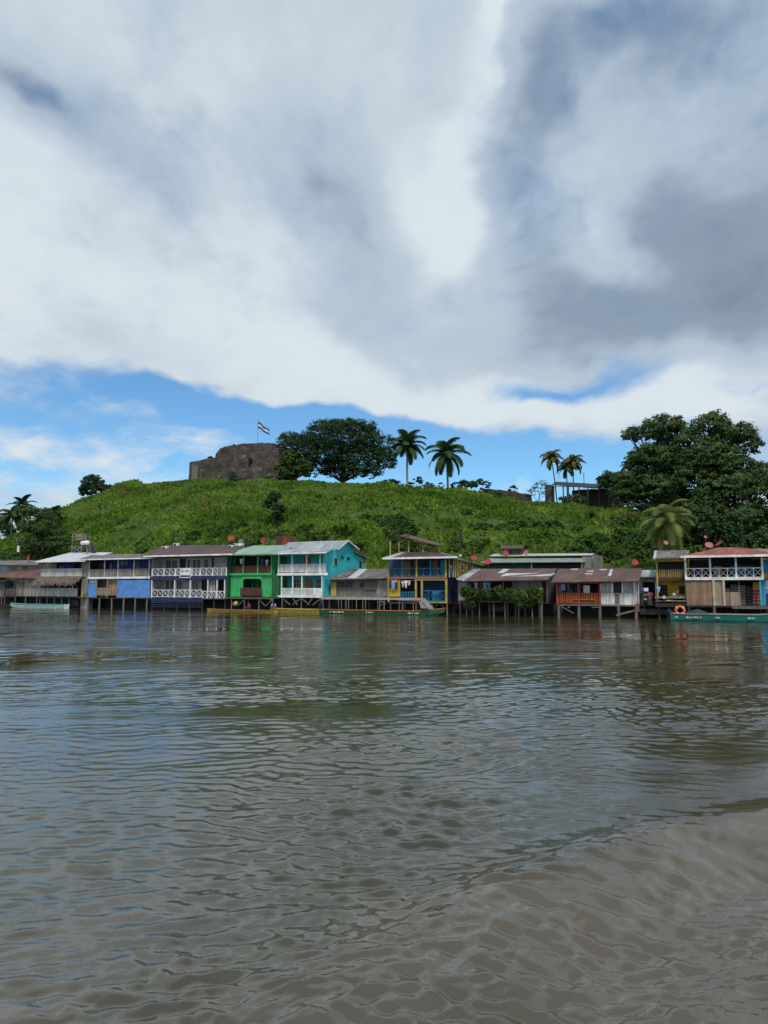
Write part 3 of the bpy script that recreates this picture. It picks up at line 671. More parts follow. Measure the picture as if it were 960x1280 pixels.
h.part('porch_deck', MB().box(h.x(286), h.x(342), D - .9, D - .06, h.z(748.2), h.z(747)), GREYW)
h.stilts([290, 306, 324, 341], 748, -.7, .15); stilts_back(h, [296, 312, 330], 748)
b = MB()
for a, c in ((324.5, 332), (340.5, 333), (306, 299)): b.bar((h.x(a, -.7), D - .7, h.z(749)), (h.x(c, -.7), D - .7, h.z(757)), .09)
h.part('brace', b, STILT); h.box('beam', 288, 342, -.75, -.65, 748.2, 749, STILT)
# --- teal house
h = House('stilt_house', 347, 403, .2, 'turquoise plank house with two tiers of white porch posts and a gabled side wing')
shell(h, 347, 403, (693, 717, 744.5), 7, TEAL, None, WHITE, 1.9)
D = h.d0
h.sheet('porch_roof', [(340, 691.5, -.9), (409, 690, -.9), (417, 686.5, 2.0), (352, 687, 2.0)], RPALE); h.fascia(341, 408, 692, -.93, .16)
x1 = h.x(404); 
# long side wall as a gable facing right
def sz(px, py): return px, py
wallx = h.x(403.5)
ds = [0.0, 2.0, 4.6, 6.9]
def dcol(px, xs):   # depth at which the plane x = xs appears at pixel column px
    lo, hi = -2, 30
    for _ in range(40):
        mi = (lo + hi) / 2
        if sx(px, h.d0 + mi) > xs: lo = mi
        else: hi = mi
    return lo
d1, d2, d3 = dcol(421, wallx), dcol(430, wallx), dcol(440.5, wallx)
def zz(py, d, px=None): return zpy(py, wallx, h.d0 + d)
prof = [(D + .0, h.z(745)), (D + .0, zz(691, 0)), (D + d1, zz(686, d1)), (D + d1, zz(682, d1)), (D + d2, zz(676.5, d2)), (D + d3, zz(684, d3)), (D + d3, h.z(745))]
h.part('side_wall', MB().prism_x(prof, wallx, wallx + .14), TEALP)
d4 = dcol(453, wallx)
h.part('rear_wing', MB().prism_x([(D + d3 + .05, zz(691, d3)), (D + d4, zz(697.5, d4)), (D + d4, h.z(745)), (D + d3 + .05, h.z(745))], wallx, wallx + .14), TEALP)
b = MB(); b.slab((wallx - 5, D + d3, zz(690, d3) + .05), (wallx + .5, D + d3, zz(690, d3) + .05), (wallx + .5, D + d4 + .8, zz(698.5, d4 + .8) + .05), (wallx - 5, D + d4 + .8, zz(698.5, d4 + .8) + .05), th=.08)
h.part('rear_roof', b, RPALE)
h.part('post', MB().box(wallx + .2, wallx + .32, D + d4 + .3, D + d4 + .42, h.z(726), zz(698.5, d4)), GREYL)
# main roof: ridge along the bank at depth d2
zr, zf, zb = zz(675.5, d2), zz(684.5, d1), zz(683.5, d3)
xl = sx(365, D + d2)
b = MB(); b.slab((xl - .6, D + d1 - .7, zf - .25), (wallx + .6, D + d1 - .7, zf - .25), (wallx + .6, D + d2, zr), (xl - .6, D + d2, zr), th=.09)
b2 = MB(); b2.slab((xl - .6, D + d2, zr - .002), (wallx + .6, D + d2, zr - .002), (wallx + .6, D + d3 + .7, zb - .3), (xl - .6, D + d3 + .7, zb - .3), th=.09)
h.part('roof', b, RPALE); h.part('roof', b2, RPALE)
b = MB(); b.bar((wallx + .62, D + d1 - .75, zf - .30), (wallx + .62, D + d2, zr - .05), .05, .16); b.bar((wallx + .62, D + d2, zr - .05), (wallx + .62, D + d3 + .7, zb - .35), .05, .16); h.part('barge_board', b, WHITE)
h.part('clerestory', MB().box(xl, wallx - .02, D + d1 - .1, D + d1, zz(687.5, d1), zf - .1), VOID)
def sidewin(dpx0, dpx1, py0, py1, fm=GREYL):
    a, c = dcol(dpx0, wallx), dcol(dpx1, wallx); m_ = (a + c) / 2; b = MB(); x = wallx + .14
    b.box(x + .004, x + .06, D + a, D + c, zz(py1, m_), zz(py0, m_)); w_ = h.part('window', b, fm)
    h.part('pane', MB().box(x + .062, x + .07, D + a + .12, D + c - .12, zz(py1, m_) + .1, zz(py0, m_) - .1), GLASS, w_)
sidewin(416, 420, 697, 707.5); sidewin(424, 428, 694.5, 699.5, TEAL); sidewin(431.5, 436, 695.5, 701, TEAL); sidewin(447, 450.5, 701, 711)
h.posts([348, 365, 383, 400], 691.5, 717, 0, .13); h.posts([352, 366, 377.5, 402.5], 718.5, 745, 0, .13)
for a, c in ((348.6, 364.4), (365.6, 382.4), (383.6, 399.4), (400.6, 407)): h.rail_v(a, c, 705.5, 715.3, 0 if c < 400 else .02, WHITE, .17, .1)
for a, c in ((352.6, 377), (378, 402)): h.rail_v(a, c, 735.5, 744.5, 0, WHITE, .17, .1)
h.box('panel', 391, 401.5, -.09, -.04, 735.6, 744.3, WHITE)
h.part('beam', MB().box(h.x(347), h.x(410), D - .14, D - .055, h.z(719.3), h.z(716)), WHITE)
h.box('back_room', 348, 357, 1.75, 1.88, 693, 716, DGREEN); h.door(379, 388, 695, 716.5, 1.88, DOORW); h.window(366, 376, 723.5, 735, 1.88, GREYL, GLASS, bars=3); h.door(381, 390.5, 723, 744, 1.88, DOORW); h.window(394, 401, 724, 736, 1.88, GREYL, GLASS, bars=3)
h.stilts([353, 377, 402], 746, .0, .15); stilts_back(h, [360, 370, 385, 395], 746)
b = MB()
for a, c in ((353, 363), (377, 366), (377, 387), (402, 391), (366, 372), (391, 385)): b.bar((h.x(a), D, h.z(747.5)), (h.x(c), D, h.z(756)), .10)
h.part('brace', b, STILT); h.part('beam', MB().box(h.x(350), h.x(404), D - .12, D - .056, h.z(747), h.z(745)), WHITE)
# --- grey shed
h = House('waterside_shed', 412, 484, 1.4, 'low shed of weathered grey boards between the turquoise and the yellow houses', 'shed')
D = h.d0
shell(h, 412, 485, (722, None, 745), 5, GREYW, GREYW, GREYW, .0)
h.sheet('roof', [(409, 724, -.8), (486, 722.5, -.8), (495, 711, 4.5), (440, 711, 4.5)], RGREY)
h.sheet('light_sheet', [(434, 722.7, -.5), (445, 722.6, -.5), (459, 711.2, 4.4), (449, 711.2, 4.4)], RSILV, .10); h.sheet('dark_sheet', [(424, 723, -.3), (433.6, 722.8, -.3), (448.5, 711.2, 4.4), (441, 711.2, 4.4)], RMAROON, .09)
h.box('panel', 414, 420, -.14, -.02, 727, 745, YELW); h.window(420.8, 441, 727, 734, -.02, GREYW, VOID, bars=7)
h.box('shutter', 455, 470.5, -.16, -.03, 726, 737, SHUT); h.window(450, 454.6, 728, 735, -.02, GREYW, VOID); h.box('panel', 471, 484, -.08, -.01, 725, 745, GREYL)
h.part('deck', MB().box(h.x(404), h.x(486), D - 1.2, D - .06, h.z(746.3), h.z(745.2)), GREYL)
h.stilts([412, 427, 436, 457, 475], 746, -1.0, .14); stilts_back(h, [418, 432, 447, 466, 480], 746, 1.5)
h.part('brace', MB().bar((h.x(475, -1), D - 1, h.z(749)), (h.x(482, -1), D - 1, h.z(755)), .09), STILT)
# --- yellow house
h = House('stilt_house', 485, 558, 0, 'yellow and blue two storey house with an open timber frame on its roof')
D = h.d0
DIMB = paint('dim_blue_boards', (.008, .030, .10), dirt=(.01, .02, .04), damt=.5, streak=True)  # darker copy of the blue, with the room's shade put into its colour
shell(h, 485, 558, (697, 721.5, 753), 9, DIMB, None, BRWN, 2.3)
h.box('wall', 486.5, 557.5, 2.1, 2.2, 697, 721, paint('dim_blue_wall', (.02, .05, .12))); 
for a, c, m_ in ((503, 513, paint('dim_yellow', (.20, .15, .02))), (541, 547, paint('dim_yellow', (.20, .15, .02))), (551, 556.5, TEAL)): h.box('wall_panel', a, c, 1.9, 2.06, 700, 720, m_)
h.door(516, 521, 700, 720.5, 2.08, VOID); h.door(528, 534, 700, 720.5, 2.08, VOID)
h.sheet('roof', [(478, 697.2, -.9), (573, 698, -.9), (549, 690, 3.6), (503, 690, 3.6)], RMAROON)
h.sheet('roof_end', [(573, 698.2, -.85), (574, 697.6, 2.0), (553, 690.6, 3.8), (549.3, 690, 3.6)], RPALE); h.sheet('roof_edge', [(478, 697, -.8), (490, 697, -.82), (508, 689.8, 3.6), (502, 690, 3.6)], RPALE, .03)
h.fascia(478, 572, 697.8, -.93, .2)
h.posts([485.7, 521, 557.6], 697, 721.5, 0, .16, YELW); h.posts([502.5, 538.5], 697, 721.5, 0, .12, TURQ)
for a, c in ((486.4, 502), (503, 520.4), (521.6, 538), (539, 557)): h.rail_x(a, c, 710.5, 720.5, 2, 0, TURQ)
h.part('beam', MB().box(h.x(484), h.x(559), D - .16, D - .055, h.z(723.5), h.z(720.9)), paint('salmon_wood', (.30, .12, .06)))
h.posts([486, 520, 527.5, 558], 723.5, 753, 0, .2, YELW); h.box('panel', 487, 500, -.03, .06, 724, 746, YELL); h.box('wall_panel', 527.5, 558, 1.6, 1.7, 724, 752, DIMB)
h.rail_v(500.5, 519, 740, 752, 0, TURQ, .2, .09); h.rail_x(528.2, 557.2, 738.5, 751.5, 4, 0, TURQ)
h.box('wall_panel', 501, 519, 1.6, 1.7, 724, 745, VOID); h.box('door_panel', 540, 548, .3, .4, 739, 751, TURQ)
h.part('beam', MB().box(h.x(527), h.x(559), D - .16, D - .055, h.z(753.5), h.z(751.8)), YELW); h.part('beam', MB().box(h.x(520), h.x(558), D - .10, D - .01, h.z(725.6), h.z(724)), YELW)
h.stilts([488, 503, 520, 540, 558.5], 753, 0, .17); stilts_back(h, [495, 512, 530, 550], 753)
b = MB()
for a, c in ((540, 549), (558, 549)): b.bar((h.x(a), D, h.z(761)), (h.x(c), D, h.z(754)), .09)
h.part('brace', b, STILTD)
# right wing running back
def dcol2(px, xs):
    lo, hi = -2, 60
    for _ in range(40):
        mi = (lo + hi) / 2
        if sx(px, mi) > xs: lo = mi
        else: hi = mi
    return lo
wx_ = h.x(558.5); e0, e1 = dcol2(570, wx_), min(dcol2(604, wx_), 22.0)
h.part('side_porch', MB().box(wx_, wx_ + .1, D + .3, e0, h.z(722), h.z(712)), TURQ)
h.part('side_wall', MB().box(wx_ - .2, wx_ - .08, D + .2, D + 9, h.z(753), h.z(722)), NAVY)
h.part('wing_wall', MB().prism_x([(e0, zpy(724, wx_, e0)), (e0, zpy(700, wx_, e0)), (e1, zpy(709, wx_, e1)), (e1, zpy(724, wx_, e1))], wx_, wx_ + .14), YELL)
h.posts([562, 567, 569.5], 698, 722, 0, .10, YELW)
b = MB(); a0, a1 = zpy(699, wx_, e0) + .02, zpy(708.5, wx_, e1)
b.slab((wx_ - 3, e0 - .5, a0), (wx_ + .7, e0 - .5, a0), (wx_ + .7, e1 + .5, a1), (wx_ - 3, e1 + .5, a1), th=.1); h.part('wing_roof', b, RPALE)
for q in (574.5, 583, 590):
    a = dcol2(q, wx_); w_ = h.part('window', MB().box(wx_ + .144, wx_ + .19, a, a + .8, zpy(714, wx_, a), zpy(704.5, wx_, a)), WHITE)
    h.part('pane', MB().box(wx_ + .192, wx_ + .2, a + .15, a + .65, zpy(713, wx_, a), zpy(705.5, wx_, a)), GLASS, w_)
# timber frame on the roof
F = 4.2; zb_ = h.z(697)
for px, pt in ((488, 672.5), (511, 672.5), (529, 678), (549.5, 682.5)): h.posts([px], pt, 692, F - .6, .14, YELW if px != 529 else GREYL, 'frame_post')
for px, pt in ((499, 672), (540, 682)): h.posts([px], pt, 690, F + 2.5, .12, YELW, 'frame_post')
h.sheet('frame_roof', [(500, 669.5, F - 1.2), (551, 682, F - 1.2), (553, 680, F + 3), (508, 667.5, F + 3)], RRUST, .1)
b = MB(); q = lambda px, py, d: (sx(px, D + d, py), D + d, zpy(py, sx(px, D + d, py), D + d))
b.bar(q(487, 672.5, F - .6), q(512, 669.5, F - .6), .10); b.bar(q(487, 673.5, F - .5), q(551, 683, F - .5), .10); b.bar(q(488, 673, F - .6), q(505, 669, F + 2.5), .1)
h.part('frame_beam', b, DARKW)
# --- long dark green house behind
h = House('long_house', 604, 742, 11, 'long dark green house with pale green and silver roof strips behind the rusty roofed ones')
D = h.d0
h.box('wall', 606, 742, 0, .15, 702, 722, DGREEN); h.part('side_wall', MB().box(h.x(742) - .1, h.x(742) + .05, D, D + 6, h.z(722), h.z(694)), GREYL)
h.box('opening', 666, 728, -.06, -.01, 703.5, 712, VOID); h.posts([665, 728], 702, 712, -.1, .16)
h.box('block_wall', 728.6, 740, -.1, -.02, 697, 711, CONC)
h.sheet('roof', [(601, 703, -1), (731, 702, -1), (734, 697.5, 1.6), (612, 697.8, 1.6)], roofmat('dull_green_grey_roof', (.24, .29, .26), (.17, .17, .15), .5, gain=.12)); h.sheet('upper_roof', [(612, 694.6, 1.4), (742, 693.5, 1.4), (743, 691.7, 3.6), (618, 692.3, 3.6)], RSILV)
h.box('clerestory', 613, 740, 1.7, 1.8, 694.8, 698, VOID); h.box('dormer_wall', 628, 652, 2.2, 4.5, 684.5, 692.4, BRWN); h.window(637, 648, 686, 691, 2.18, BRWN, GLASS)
h.sheet('dormer_roof', [(625, 685, 1.8), (652, 685, 1.8), (656, 682, 4.8), (626, 682, 4.8)], RMAROON)
# --- house behind hanging plants
h = House('stilt_house', 572, 684, .2, 'low grey house with rusty patched roof behind a fringe of hanging plants')
D = h.d0
shell(h, 573, 684, (726, None, 752), 7, GREYW, GREYW, None, 1.2, lside=GREYL)
h.sheet('roof', [(580, 726, -1), (684, 724.5, -1), (697, 710.5, 5), (600, 711, 5)], RRUST); h.sheet('roof_edge', [(570, 723.5, -.95), (580.2, 725.9, -.95), (601, 711, 5), (592, 711, 5)], RPALE)
h.sheet('silver_sheet', [(624, 721, .9), (688, 719.5, .9), (694, 716, 2.6), (632, 716.5, 2.6)], RSILV, .12); h.sheet('silver_sheet', [(622, 716.3, 2.7), (629, 716.2, 2.7), (637, 711.2, 4.8), (629, 711.2, 4.8)], RSILV, .12)
h.sheet('red_sheet', [(636, 725.2, -.9), (645, 725, -.9), (650, 721.2, .8), (641, 721.2, .8)], RRED, .10)
h.box('panel', 573.5, 584, -.02, .08, 727, 751, GREYL); h.box('block_wall', 641, 676, .5, .62, 725, 751, GREYL); h.window(611, 640, 727, 740, 1.18, DARKW, VOID)
h.posts([585, 610, 629, 641, 676.5], 726, 752, 0, .14, STILT)
h.stilts([575, 590, 611, 634, 644, 656, 673, 677], 752, 0, .18); stilts_back(h, [583, 600, 622, 650, 666], 752)
h.part('rail', MB().bar((h.x(611), D - .1, h.z(757)), (h.x(634), D - .1, h.z(757)), .08), STILTD)
h.part('low_slats', MB().box(h.x(612), h.x(633), D - .02, D + .04, h.z(764), h.z(759)), DARKW)
# --- orange and white house
h = House('stilt_house', 695, 797, 0, 'low house with orange red rail on its left half and white panels on its right')
D = h.d0
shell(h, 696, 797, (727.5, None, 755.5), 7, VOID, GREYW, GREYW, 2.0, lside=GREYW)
h.sheet('roof', [(689, 727.5, -.9), (799, 725.5, -.9), (803, 710.5, 5), (698, 710.8, 5)], RRUST)
for a, c, r0, r1, da, db in ((761, 765, 719.5, 711.5, 1.6, 4.6), (793, 799, 725, 719, -.7, 2.2)): h.sheet('silver_sheet', [(a - 1, r0, da), (c - 1, r0, da), (c + 1, r1, db), (a + 2, r1, db)], RSILV, .11)
for px, r in ((733, 714.5), (731, 717.8), (757, 722.2), (765, 720.5), (749, 712.5), (713, 712)):
    dd = (727 - r) / 16.5 * 5.9 - .9; h.sheet('roof_patch', [(px, r, dd), (px + 9, r - .2, dd), (px + 10, r - 1.2, dd + .35), (px + 1, r - 1, dd + .35)], RSILV, .10)
h.part('beam', MB().box(h.x(696), h.x(752), D - .1, D + .05, h.z(729.5), h.z(727)), ORNG)
h.posts([696.5, 723.5, 749.5], 728, 755.5, 0, .2, ORNG); h.rail_v(697, 723, 741.5, 755, 0, ORNG, .22, .17); h.rail_v(724, 749, 741.5, 755, 0, ORNG, .22, .17)
h.box('rail_plank', 716, 743, -.14, -.08, 749, 750, TANW); h.box('door', 729, 737, .6, .7, 731.5, 742, WHITE); h.box('wall_panel', 697.5, 702, .4, .5, 730, 741, BLUE); h.box('wall_panel', 718, 728, 1.0, 1.1, 728, 755, NAVY); h.window(703, 716, 730, 741, 1.98, GREYL, GLASS, bars=2)
WW = paint('grubby_white_boards', (.60, .60, .60), dirt=(.30, .28, .25), damt=.7, streak=True, lines=1.2)
h.box('panel', 749.8, 792.5, -.02, .08, 741.3, 755.8, WW); h.box('stain', 768, 774, -.03, -.022, 742, 755, GREYW)
for a, c in ((751, 765), (778.5, 792)):
    b = MB(); x0, x1 = h.x(a), h.x(c); n = 9
    for i in range(n): xx0 = x0 + (x1 - x0) * i / n; b.box(xx0, xx0 + (x1 - x0) / n * .55, D - .02, D + .04, h.z(741), h.z(728.5))
    h.part('slat_screen', b, WW)
h.posts([750.5, 765.5, 778, 792.6], 728, 741, 0, .14, WHITE); h.box('window', 766, 777.6, .02, .10, 728.5, 741, VOID); h.box('pillar', 792.8, 798, 0, .5, 727, 754, CREAM); h.box('pillar', 793, 798, -.02, .5, 754, 764, paint('red_brown_pillar', (.22, .06, .03), dirt=(.1, .06, .05)))
h.stilts([698, 723, 749, 772, 794.5], 756, .05, .3); stilts_back(h, [710, 736, 760, 783], 756)
b = MB(); b.bar((h.x(699, -.3), D - .3, h.z(757)), (h.x(716, -.3), D - .3, h.z(767)), .08); b.bar((h.x(769, -.3), D - .3, h.z(768.5)), (h.x(793, -.3), D - .3, h.z(762)), .16); b.box(h.x(740), h.x(749), D - .6, D, h.z(759.6), h.z(758.8)); h.part('brace', b, STILT)
# --- small hut in the gap
h = House('lean_to_hut', 801, 821, 3.5, 'tiny open hut with grey sheet roof squeezed between the white panelled and the yellow house', 'hut')
D = h.d0
shell(h, 801, 821, (722, None, 752), 3, VOID, GREYW, None, 1.5)
h.sheet('roof', [(800, 720.5, -.6), (821.5, 720.5, -.6), (821.5, 712.5, 2.4), (802, 712.5, 2.4)], RPALE); h.box('fascia', 801, 821, -.1, -.02, 723.5, 727.5, GREYL); h.posts([802, 820], 722, 752, 0, .2, CREAM)
h.stilts([802, 811, 820], 753, 0, .18, STILTD); h.box('landing', 798, 822, -2.6, 0, 755.6, 756.6, DARKW); h.box('skirt', 799, 846, -2.7, -2.6, 760, 767, DARKW)
# --- yellow house with slatted balcony
h = House('stilt_house', 821, 857, 2.2, 'small yellow two storey house with a slatted wooden balcony left of the red roofed bar')
D = h.d0
shell(h, 821, 860, (699, 723.5, 746), 6, YELL, YELL, BRWN, 1.2)
h.box('wall', 822, 859, 1.0, 1.1, 700, 722, VOID); h.part('beam', MB().box(h.x(821), h.x(860), D - .1, D, h.z(702), h.z(698.5)), YELL)
h.sheet('roof', [(818, 697.5, -.8), (860, 696.5, -.8), (862, 687.5, 3.8), (819, 688.2, 3.8)], RGREY); h.sheet('silver_sheet', [(816.4, 697.5, -.8), (820, 697.5, -.8), (821, 688, 3.8), (818.4, 688, 3.8)], RSILV, .1)
h.rail_v(822.5, 856, 712.3, 722.8, 0, OLIVW, .2, .15); h.door(824, 834, 731, 745.5, 1.18, VOID); h.window(847.5, 857, 731.5, 743.5, 1.18, YELL, VOID)
h.posts([822, 857], 699, 746, 0, .14, YELW); h.part('deck', MB().box(h.x(821), h.x(860), D - 2.2, D - .06, h.z(747.4), h.z(746.1)), GREYL); h.stilts([823, 833, 845, 856], 747, -1.8, .16, STILTD)
h.part('crossbeam', MB().box(h.x(822), h.x(860), D - 2.3, D - 2.21, h.z(751.4), h.z(750.2)), GREYW); h.part('crossbeam', MB().box(h.x(822), h.x(860), D - 2.35, D - 2.22, h.z(758), h.z(753.5)), DARKW)
# --- white railed bar with red roof
h = House('waterside_bar', 857, 954, -.4, 'two storey bar with red hip roof, white X railing and tan plank wall below', 'bar')
D = h.d0
shell(h, 857, 954, (695, 724, 757), 8, VOID, None, None, 3.6)
h.sheet('roof', [(852, 695, -.9), (966, 693.5, -.9), (925, 684.3, 4.2), (899, 684.3, 4.2)], RRED)
h.sheet('roof_end', [(966, 693.7, -.85), (972, 690, 7), (930, 685, 4.6), (925.2, 684.3, 4.2)], RRED)
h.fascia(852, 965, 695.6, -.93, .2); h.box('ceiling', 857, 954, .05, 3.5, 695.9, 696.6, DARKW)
h.posts([857.8, 888.7, 921, 954], 696, 724, 0, .16)
for a, c, n in ((858.6, 888, 3), (889.4, 920.2, 3), (921.8, 953.2, 3)): h.rail_x(a, c, 710.3, 722.5, n)
h.part('beam', MB().box(h.x(857), h.x(955), D - .16, D - .055, h.z(725), h.z(722.4)), WHITE)
h.box('wall_panel', 915, 944, 3.3, 3.5, 706, 723, SKYB); h.part('side_screen', MB().box(h.x(954) - .08, h.x(954) - .02, D + .2, D + 6, h.z(724), h.z(696)), CREAM)
h.box('counter', 893, 903, 1.8, 2.4, 707, 722, GREYL)
h.box('plank_wall', 857.4, 889.5, -.02, .08, 725.5, 757, TANW); h.box('plank_wall', 889.7, 904.5, -.03, .07, 725.5, 757, PALEW); h.posts([892, 904.6], 725, 757.4, -.08, .2, paint('pale_post', (.42, .36, .28), streak=True))
h.box('half_door', 905.4, 912, .02, .12, 740, 757.4, TANW); h.box('half_door', 912.6, 925, .02, .12, 740, 757.4, PALEW)
h.posts([950.5], 725, 757, 0, .14, TEAL); h.posts([923.5], 725, 757, .3, .05, GREYL)
h.part('dock', MB().box(h.x(914), h.x(980), D - .9, D - .06, h.z(760.5), h.z(757.6)), GREYW)
h.stilts([860, 891, 919, 950], 758, -.1, .24, STILTD); h.stilts([891.5], 758, -.5, .26); stilts_back(h, [870, 880, 905, 930, 942], 758)
# --- light blue house at right edge
h = House('stilt_house', 956, 1010, 1.2, 'light blue house with tan roof cut off by the right edge of the photo')
D = h.d0
h.box('wall', 951.5, 1010, 0, .15, 699, 757, SKYB); h.part('side_wall', MB().box(h.x(951.5) - .02, h.x(951.5) + .1, D + .15, D + 6, h.z(757), h.z(699)), SKYB)
h.box('beam', 952, 1010, -.1, -.02, 716, 722, YELL); h.sheet('roof', [(940, 698, -1.3), (1016, 696, -1.3), (1016, 686, 4), (924, 686, 4)], RTAN)
h.box('window', 957, 962, -.06, -.01, 742, 756, NAVY); h.box('deck', 950, 1010, -1.5, 6, 757.6, 760, BRWN); h.stilts([955, 968, 985], 760, -1.2, .2, STILTD); h.window(958, 967, 727, 736, 0, WHITE, GLASS)
# ============================================================ plants
NR = np.random.RandomState(11)
def leaf_mesh(name, P, size, material, up=.35, elong=1.5, out=None, bow=0.25):
    """one four-cornered leaf (or leaf spray) per point of P, sizes vary; out: preferred normals"""
    P = np.asarray(P, float); n = len(P)
    N = NR.normal(size=(n, 3)); N /= np.linalg.norm(N, axis=1)[:, None]
    if out is not None: N = N * .75 + out
    N[:, 2] += up; N /= np.linalg.norm(N, axis=1)[:, None]
    A = np.cross(N, NR.normal(size=(n, 3))); A /= np.linalg.norm(A, axis=1)[:, None]
    B = np.cross(N, A); sz = (np.asarray(size) * (NR.uniform(.6, 1.35, n)))[:, None] if np.ndim(size) == 0 else (size * NR.uniform(.6, 1.35, n))[:, None]
    a = A * sz * .5 * elong; b = B * sz * .5; c = N * sz * bow
    V = np.stack([P - a, P - b * .9 + c * .5, P + a, P + b * .9 + c * .5], 1).reshape(-1, 3)
    F = np.arange(4 * n).reshape(n, 4)
    return np_mesh(name, V, F, material)
def sphere_pts(n):
    v = NR.normal(size=(n, 3)); return v / np.linalg.norm(v, axis=1)[:, None]
def crown_points(cl, per, sub, subr, low=-.45):
    """cl: list of (centre xyz, radii xyz); sub clumps sit on each ellipsoid, leaves sit round each sub clump"""
    P = []; Nn = []
    for c, r in cl:
        c = np.array(c); r = np.array(r); vol = (r[0] * r[1] * r[2]) ** (2 / 3)
        k = max(4, int(sub * vol)); q = sphere_pts(k); q = q[q[:, 2] > low]; k = len(q)
        rad = NR.uniform(.72, 1.04, k)[:, None]; cc = c + q * r * rad
        sr = subr * NR.uniform(.6, 1.5, k)
        m = (per * (sr / subr) ** 2).astype(int) + 3
        idx = np.repeat(np.arange(k), m); t = sphere_pts(len(idx)); t[:, 2] = np.where(t[:, 2] < 0, t[:, 2] * .35, t[:, 2] * .7)
        P.append(cc[idx] + t * (sr[idx] * NR.uniform(.35, 1.05, len(idx)))[:, None]); Nn.append(t * .7 + q[idx] * .5)
    return np.concatenate(P), np.concatenate(Nn)
BARK = paint('grey_bark', (.06, .05, .04), dirt=(.05, .045, .035), damt=.6, scale=3, grain=(3, 3, .6))
BARKP = paint('pale_palm_bark', (.27, .25, .21), dirt=(.14, .13, .10), damt=.6, scale=3, grain=(.6, .6, 4))
LEAF_DK = foliage('dark_leaves', (.013, .034, .015), (.050, .094, .032), .18, .45)
LEAF_BIG = foliage('big_tree_leaves', (.024, .056, .020), (.105, .165, .048), .2, .3)
LEAF_MID = foliage('mid_green_leaves', (.022, .060, .013), (.085, .150, .030), .25, .5)
LEAF_GREY = foliage('grey_green_leaves', (.030, .055, .020), (.085, .12, .045), .25, .4)
LEAF_LT = foliage('light_green_leaves', (.06, .13, .018), (.16, .26, .04), .35, .8)
LEAF_PALM = foliage('palm_leaves', (.022, .050, .018), (.065, .115, .035), .25, .9)
LEAF_PALMY = foliage('yellowing_palm_leaves', (.06, .08, .025), (.21, .22, .07), .3, .6)
LEAF_FLW = foliage('white_flower_heads', (.40, .42, .36), (.62, .62, .55), .3, 2)
def ground_hit(px, py, d0=13, d1=108):
    for d in np.arange(d0, d1, .4):
        s = sx(px, d, py)
        if hgt(s, d) >= zpy(py, s, d): return s, float(d)
    return sx(px, DC + 2, py), DC + 2.0
def ppm(s, d): return FOC / W(s, d).y        # photo pixels per metre there
def tree(name, label, px, py, clumps, mat, per=26, sub=6, subr=.75, leaf=.34, trunk=.35, cat='tree', group=None, d=None, low=-.45, limbs=True, elong=1.5, bark=None, dy=1.0):
    """clumps: (px, py, half width px, half height px, metres nearer(-)/farther(+))"""
    if d is None: s, d = ground_hit(px, py)
    else: s = sx(px, d, py)
    z0 = hgt(s, d); k = ppm(s, d)
    root = empty(name, s, d, z0, label, cat, group)
    cl = []
    for cx, cy, rx, ry, dd in clumps:
        ss = sx(cx, d + dd, cy); zz_ = zpy(cy, ss, d + dd)
        cl.append(((ss - s, dd, zz_ - z0), (rx / k, (rx / k) * .9 * dy, ry / k)))
    P, Nn = crown_points(cl, per, sub * (2.3 if name not in ('clipped_bush', 'hedge', 'sparse_tree') else 1.3), subr, low)
    if name in ('spreading_tree', 'broad_tree', 'bushy_tree', 'dark_tree'):
        P2, N2 = crown_points([(c, tuple(q * .6 for q in r)) for c, r in cl], per, sub * 1.3, subr * 1.2, low); P = np.concatenate([P, P2]); Nn = np.concatenate([Nn, N2])
    link('crown', leaf_mesh('crown', P, leaf, mat, out=Nn, elong=elong), root)
    top = max(c[0][2] for c in cl); b = MB(); rr = random.Random(int(px * 7 + py))
    fork = Vector((0, 0, min(c[0][2] - c[1][2] * .4 for c in cl) * .6 + .1)) if limbs else Vector((0, 0, top * .6))
    fork.z = max(fork.z, .4)
    b.tube([(0, 0, -.6), (rr.uniform(-.1, .1), 0, fork.z * .5), fork], [trunk * 1.15, trunk * .95, trunk * .8], 9)
    if limbs:
        for c, r in cl:
            c = Vector(c); mid = fork.lerp(c, .5) + Vector((rr.uniform(-.5, .5), rr.uniform(-.5, .5), rr.uniform(-.2, .5)))
            b.tube([fork - Vector((0, 0, .25)), mid, c], [trunk * .6, trunk * .42, trunk * .2], 7)
            for q in range(4):
                e = c + Vector((rr.uniform(-.75, .75) * r[0], rr.uniform(-.7, .7) * r[1], rr.uniform(-.2, .7) * r[2])); b.tube([mid.lerp(c, .6), e], [trunk * .2, trunk * .07], 5)
    b.build('trunk', bark or BARK, root, smooth=True)
    return root
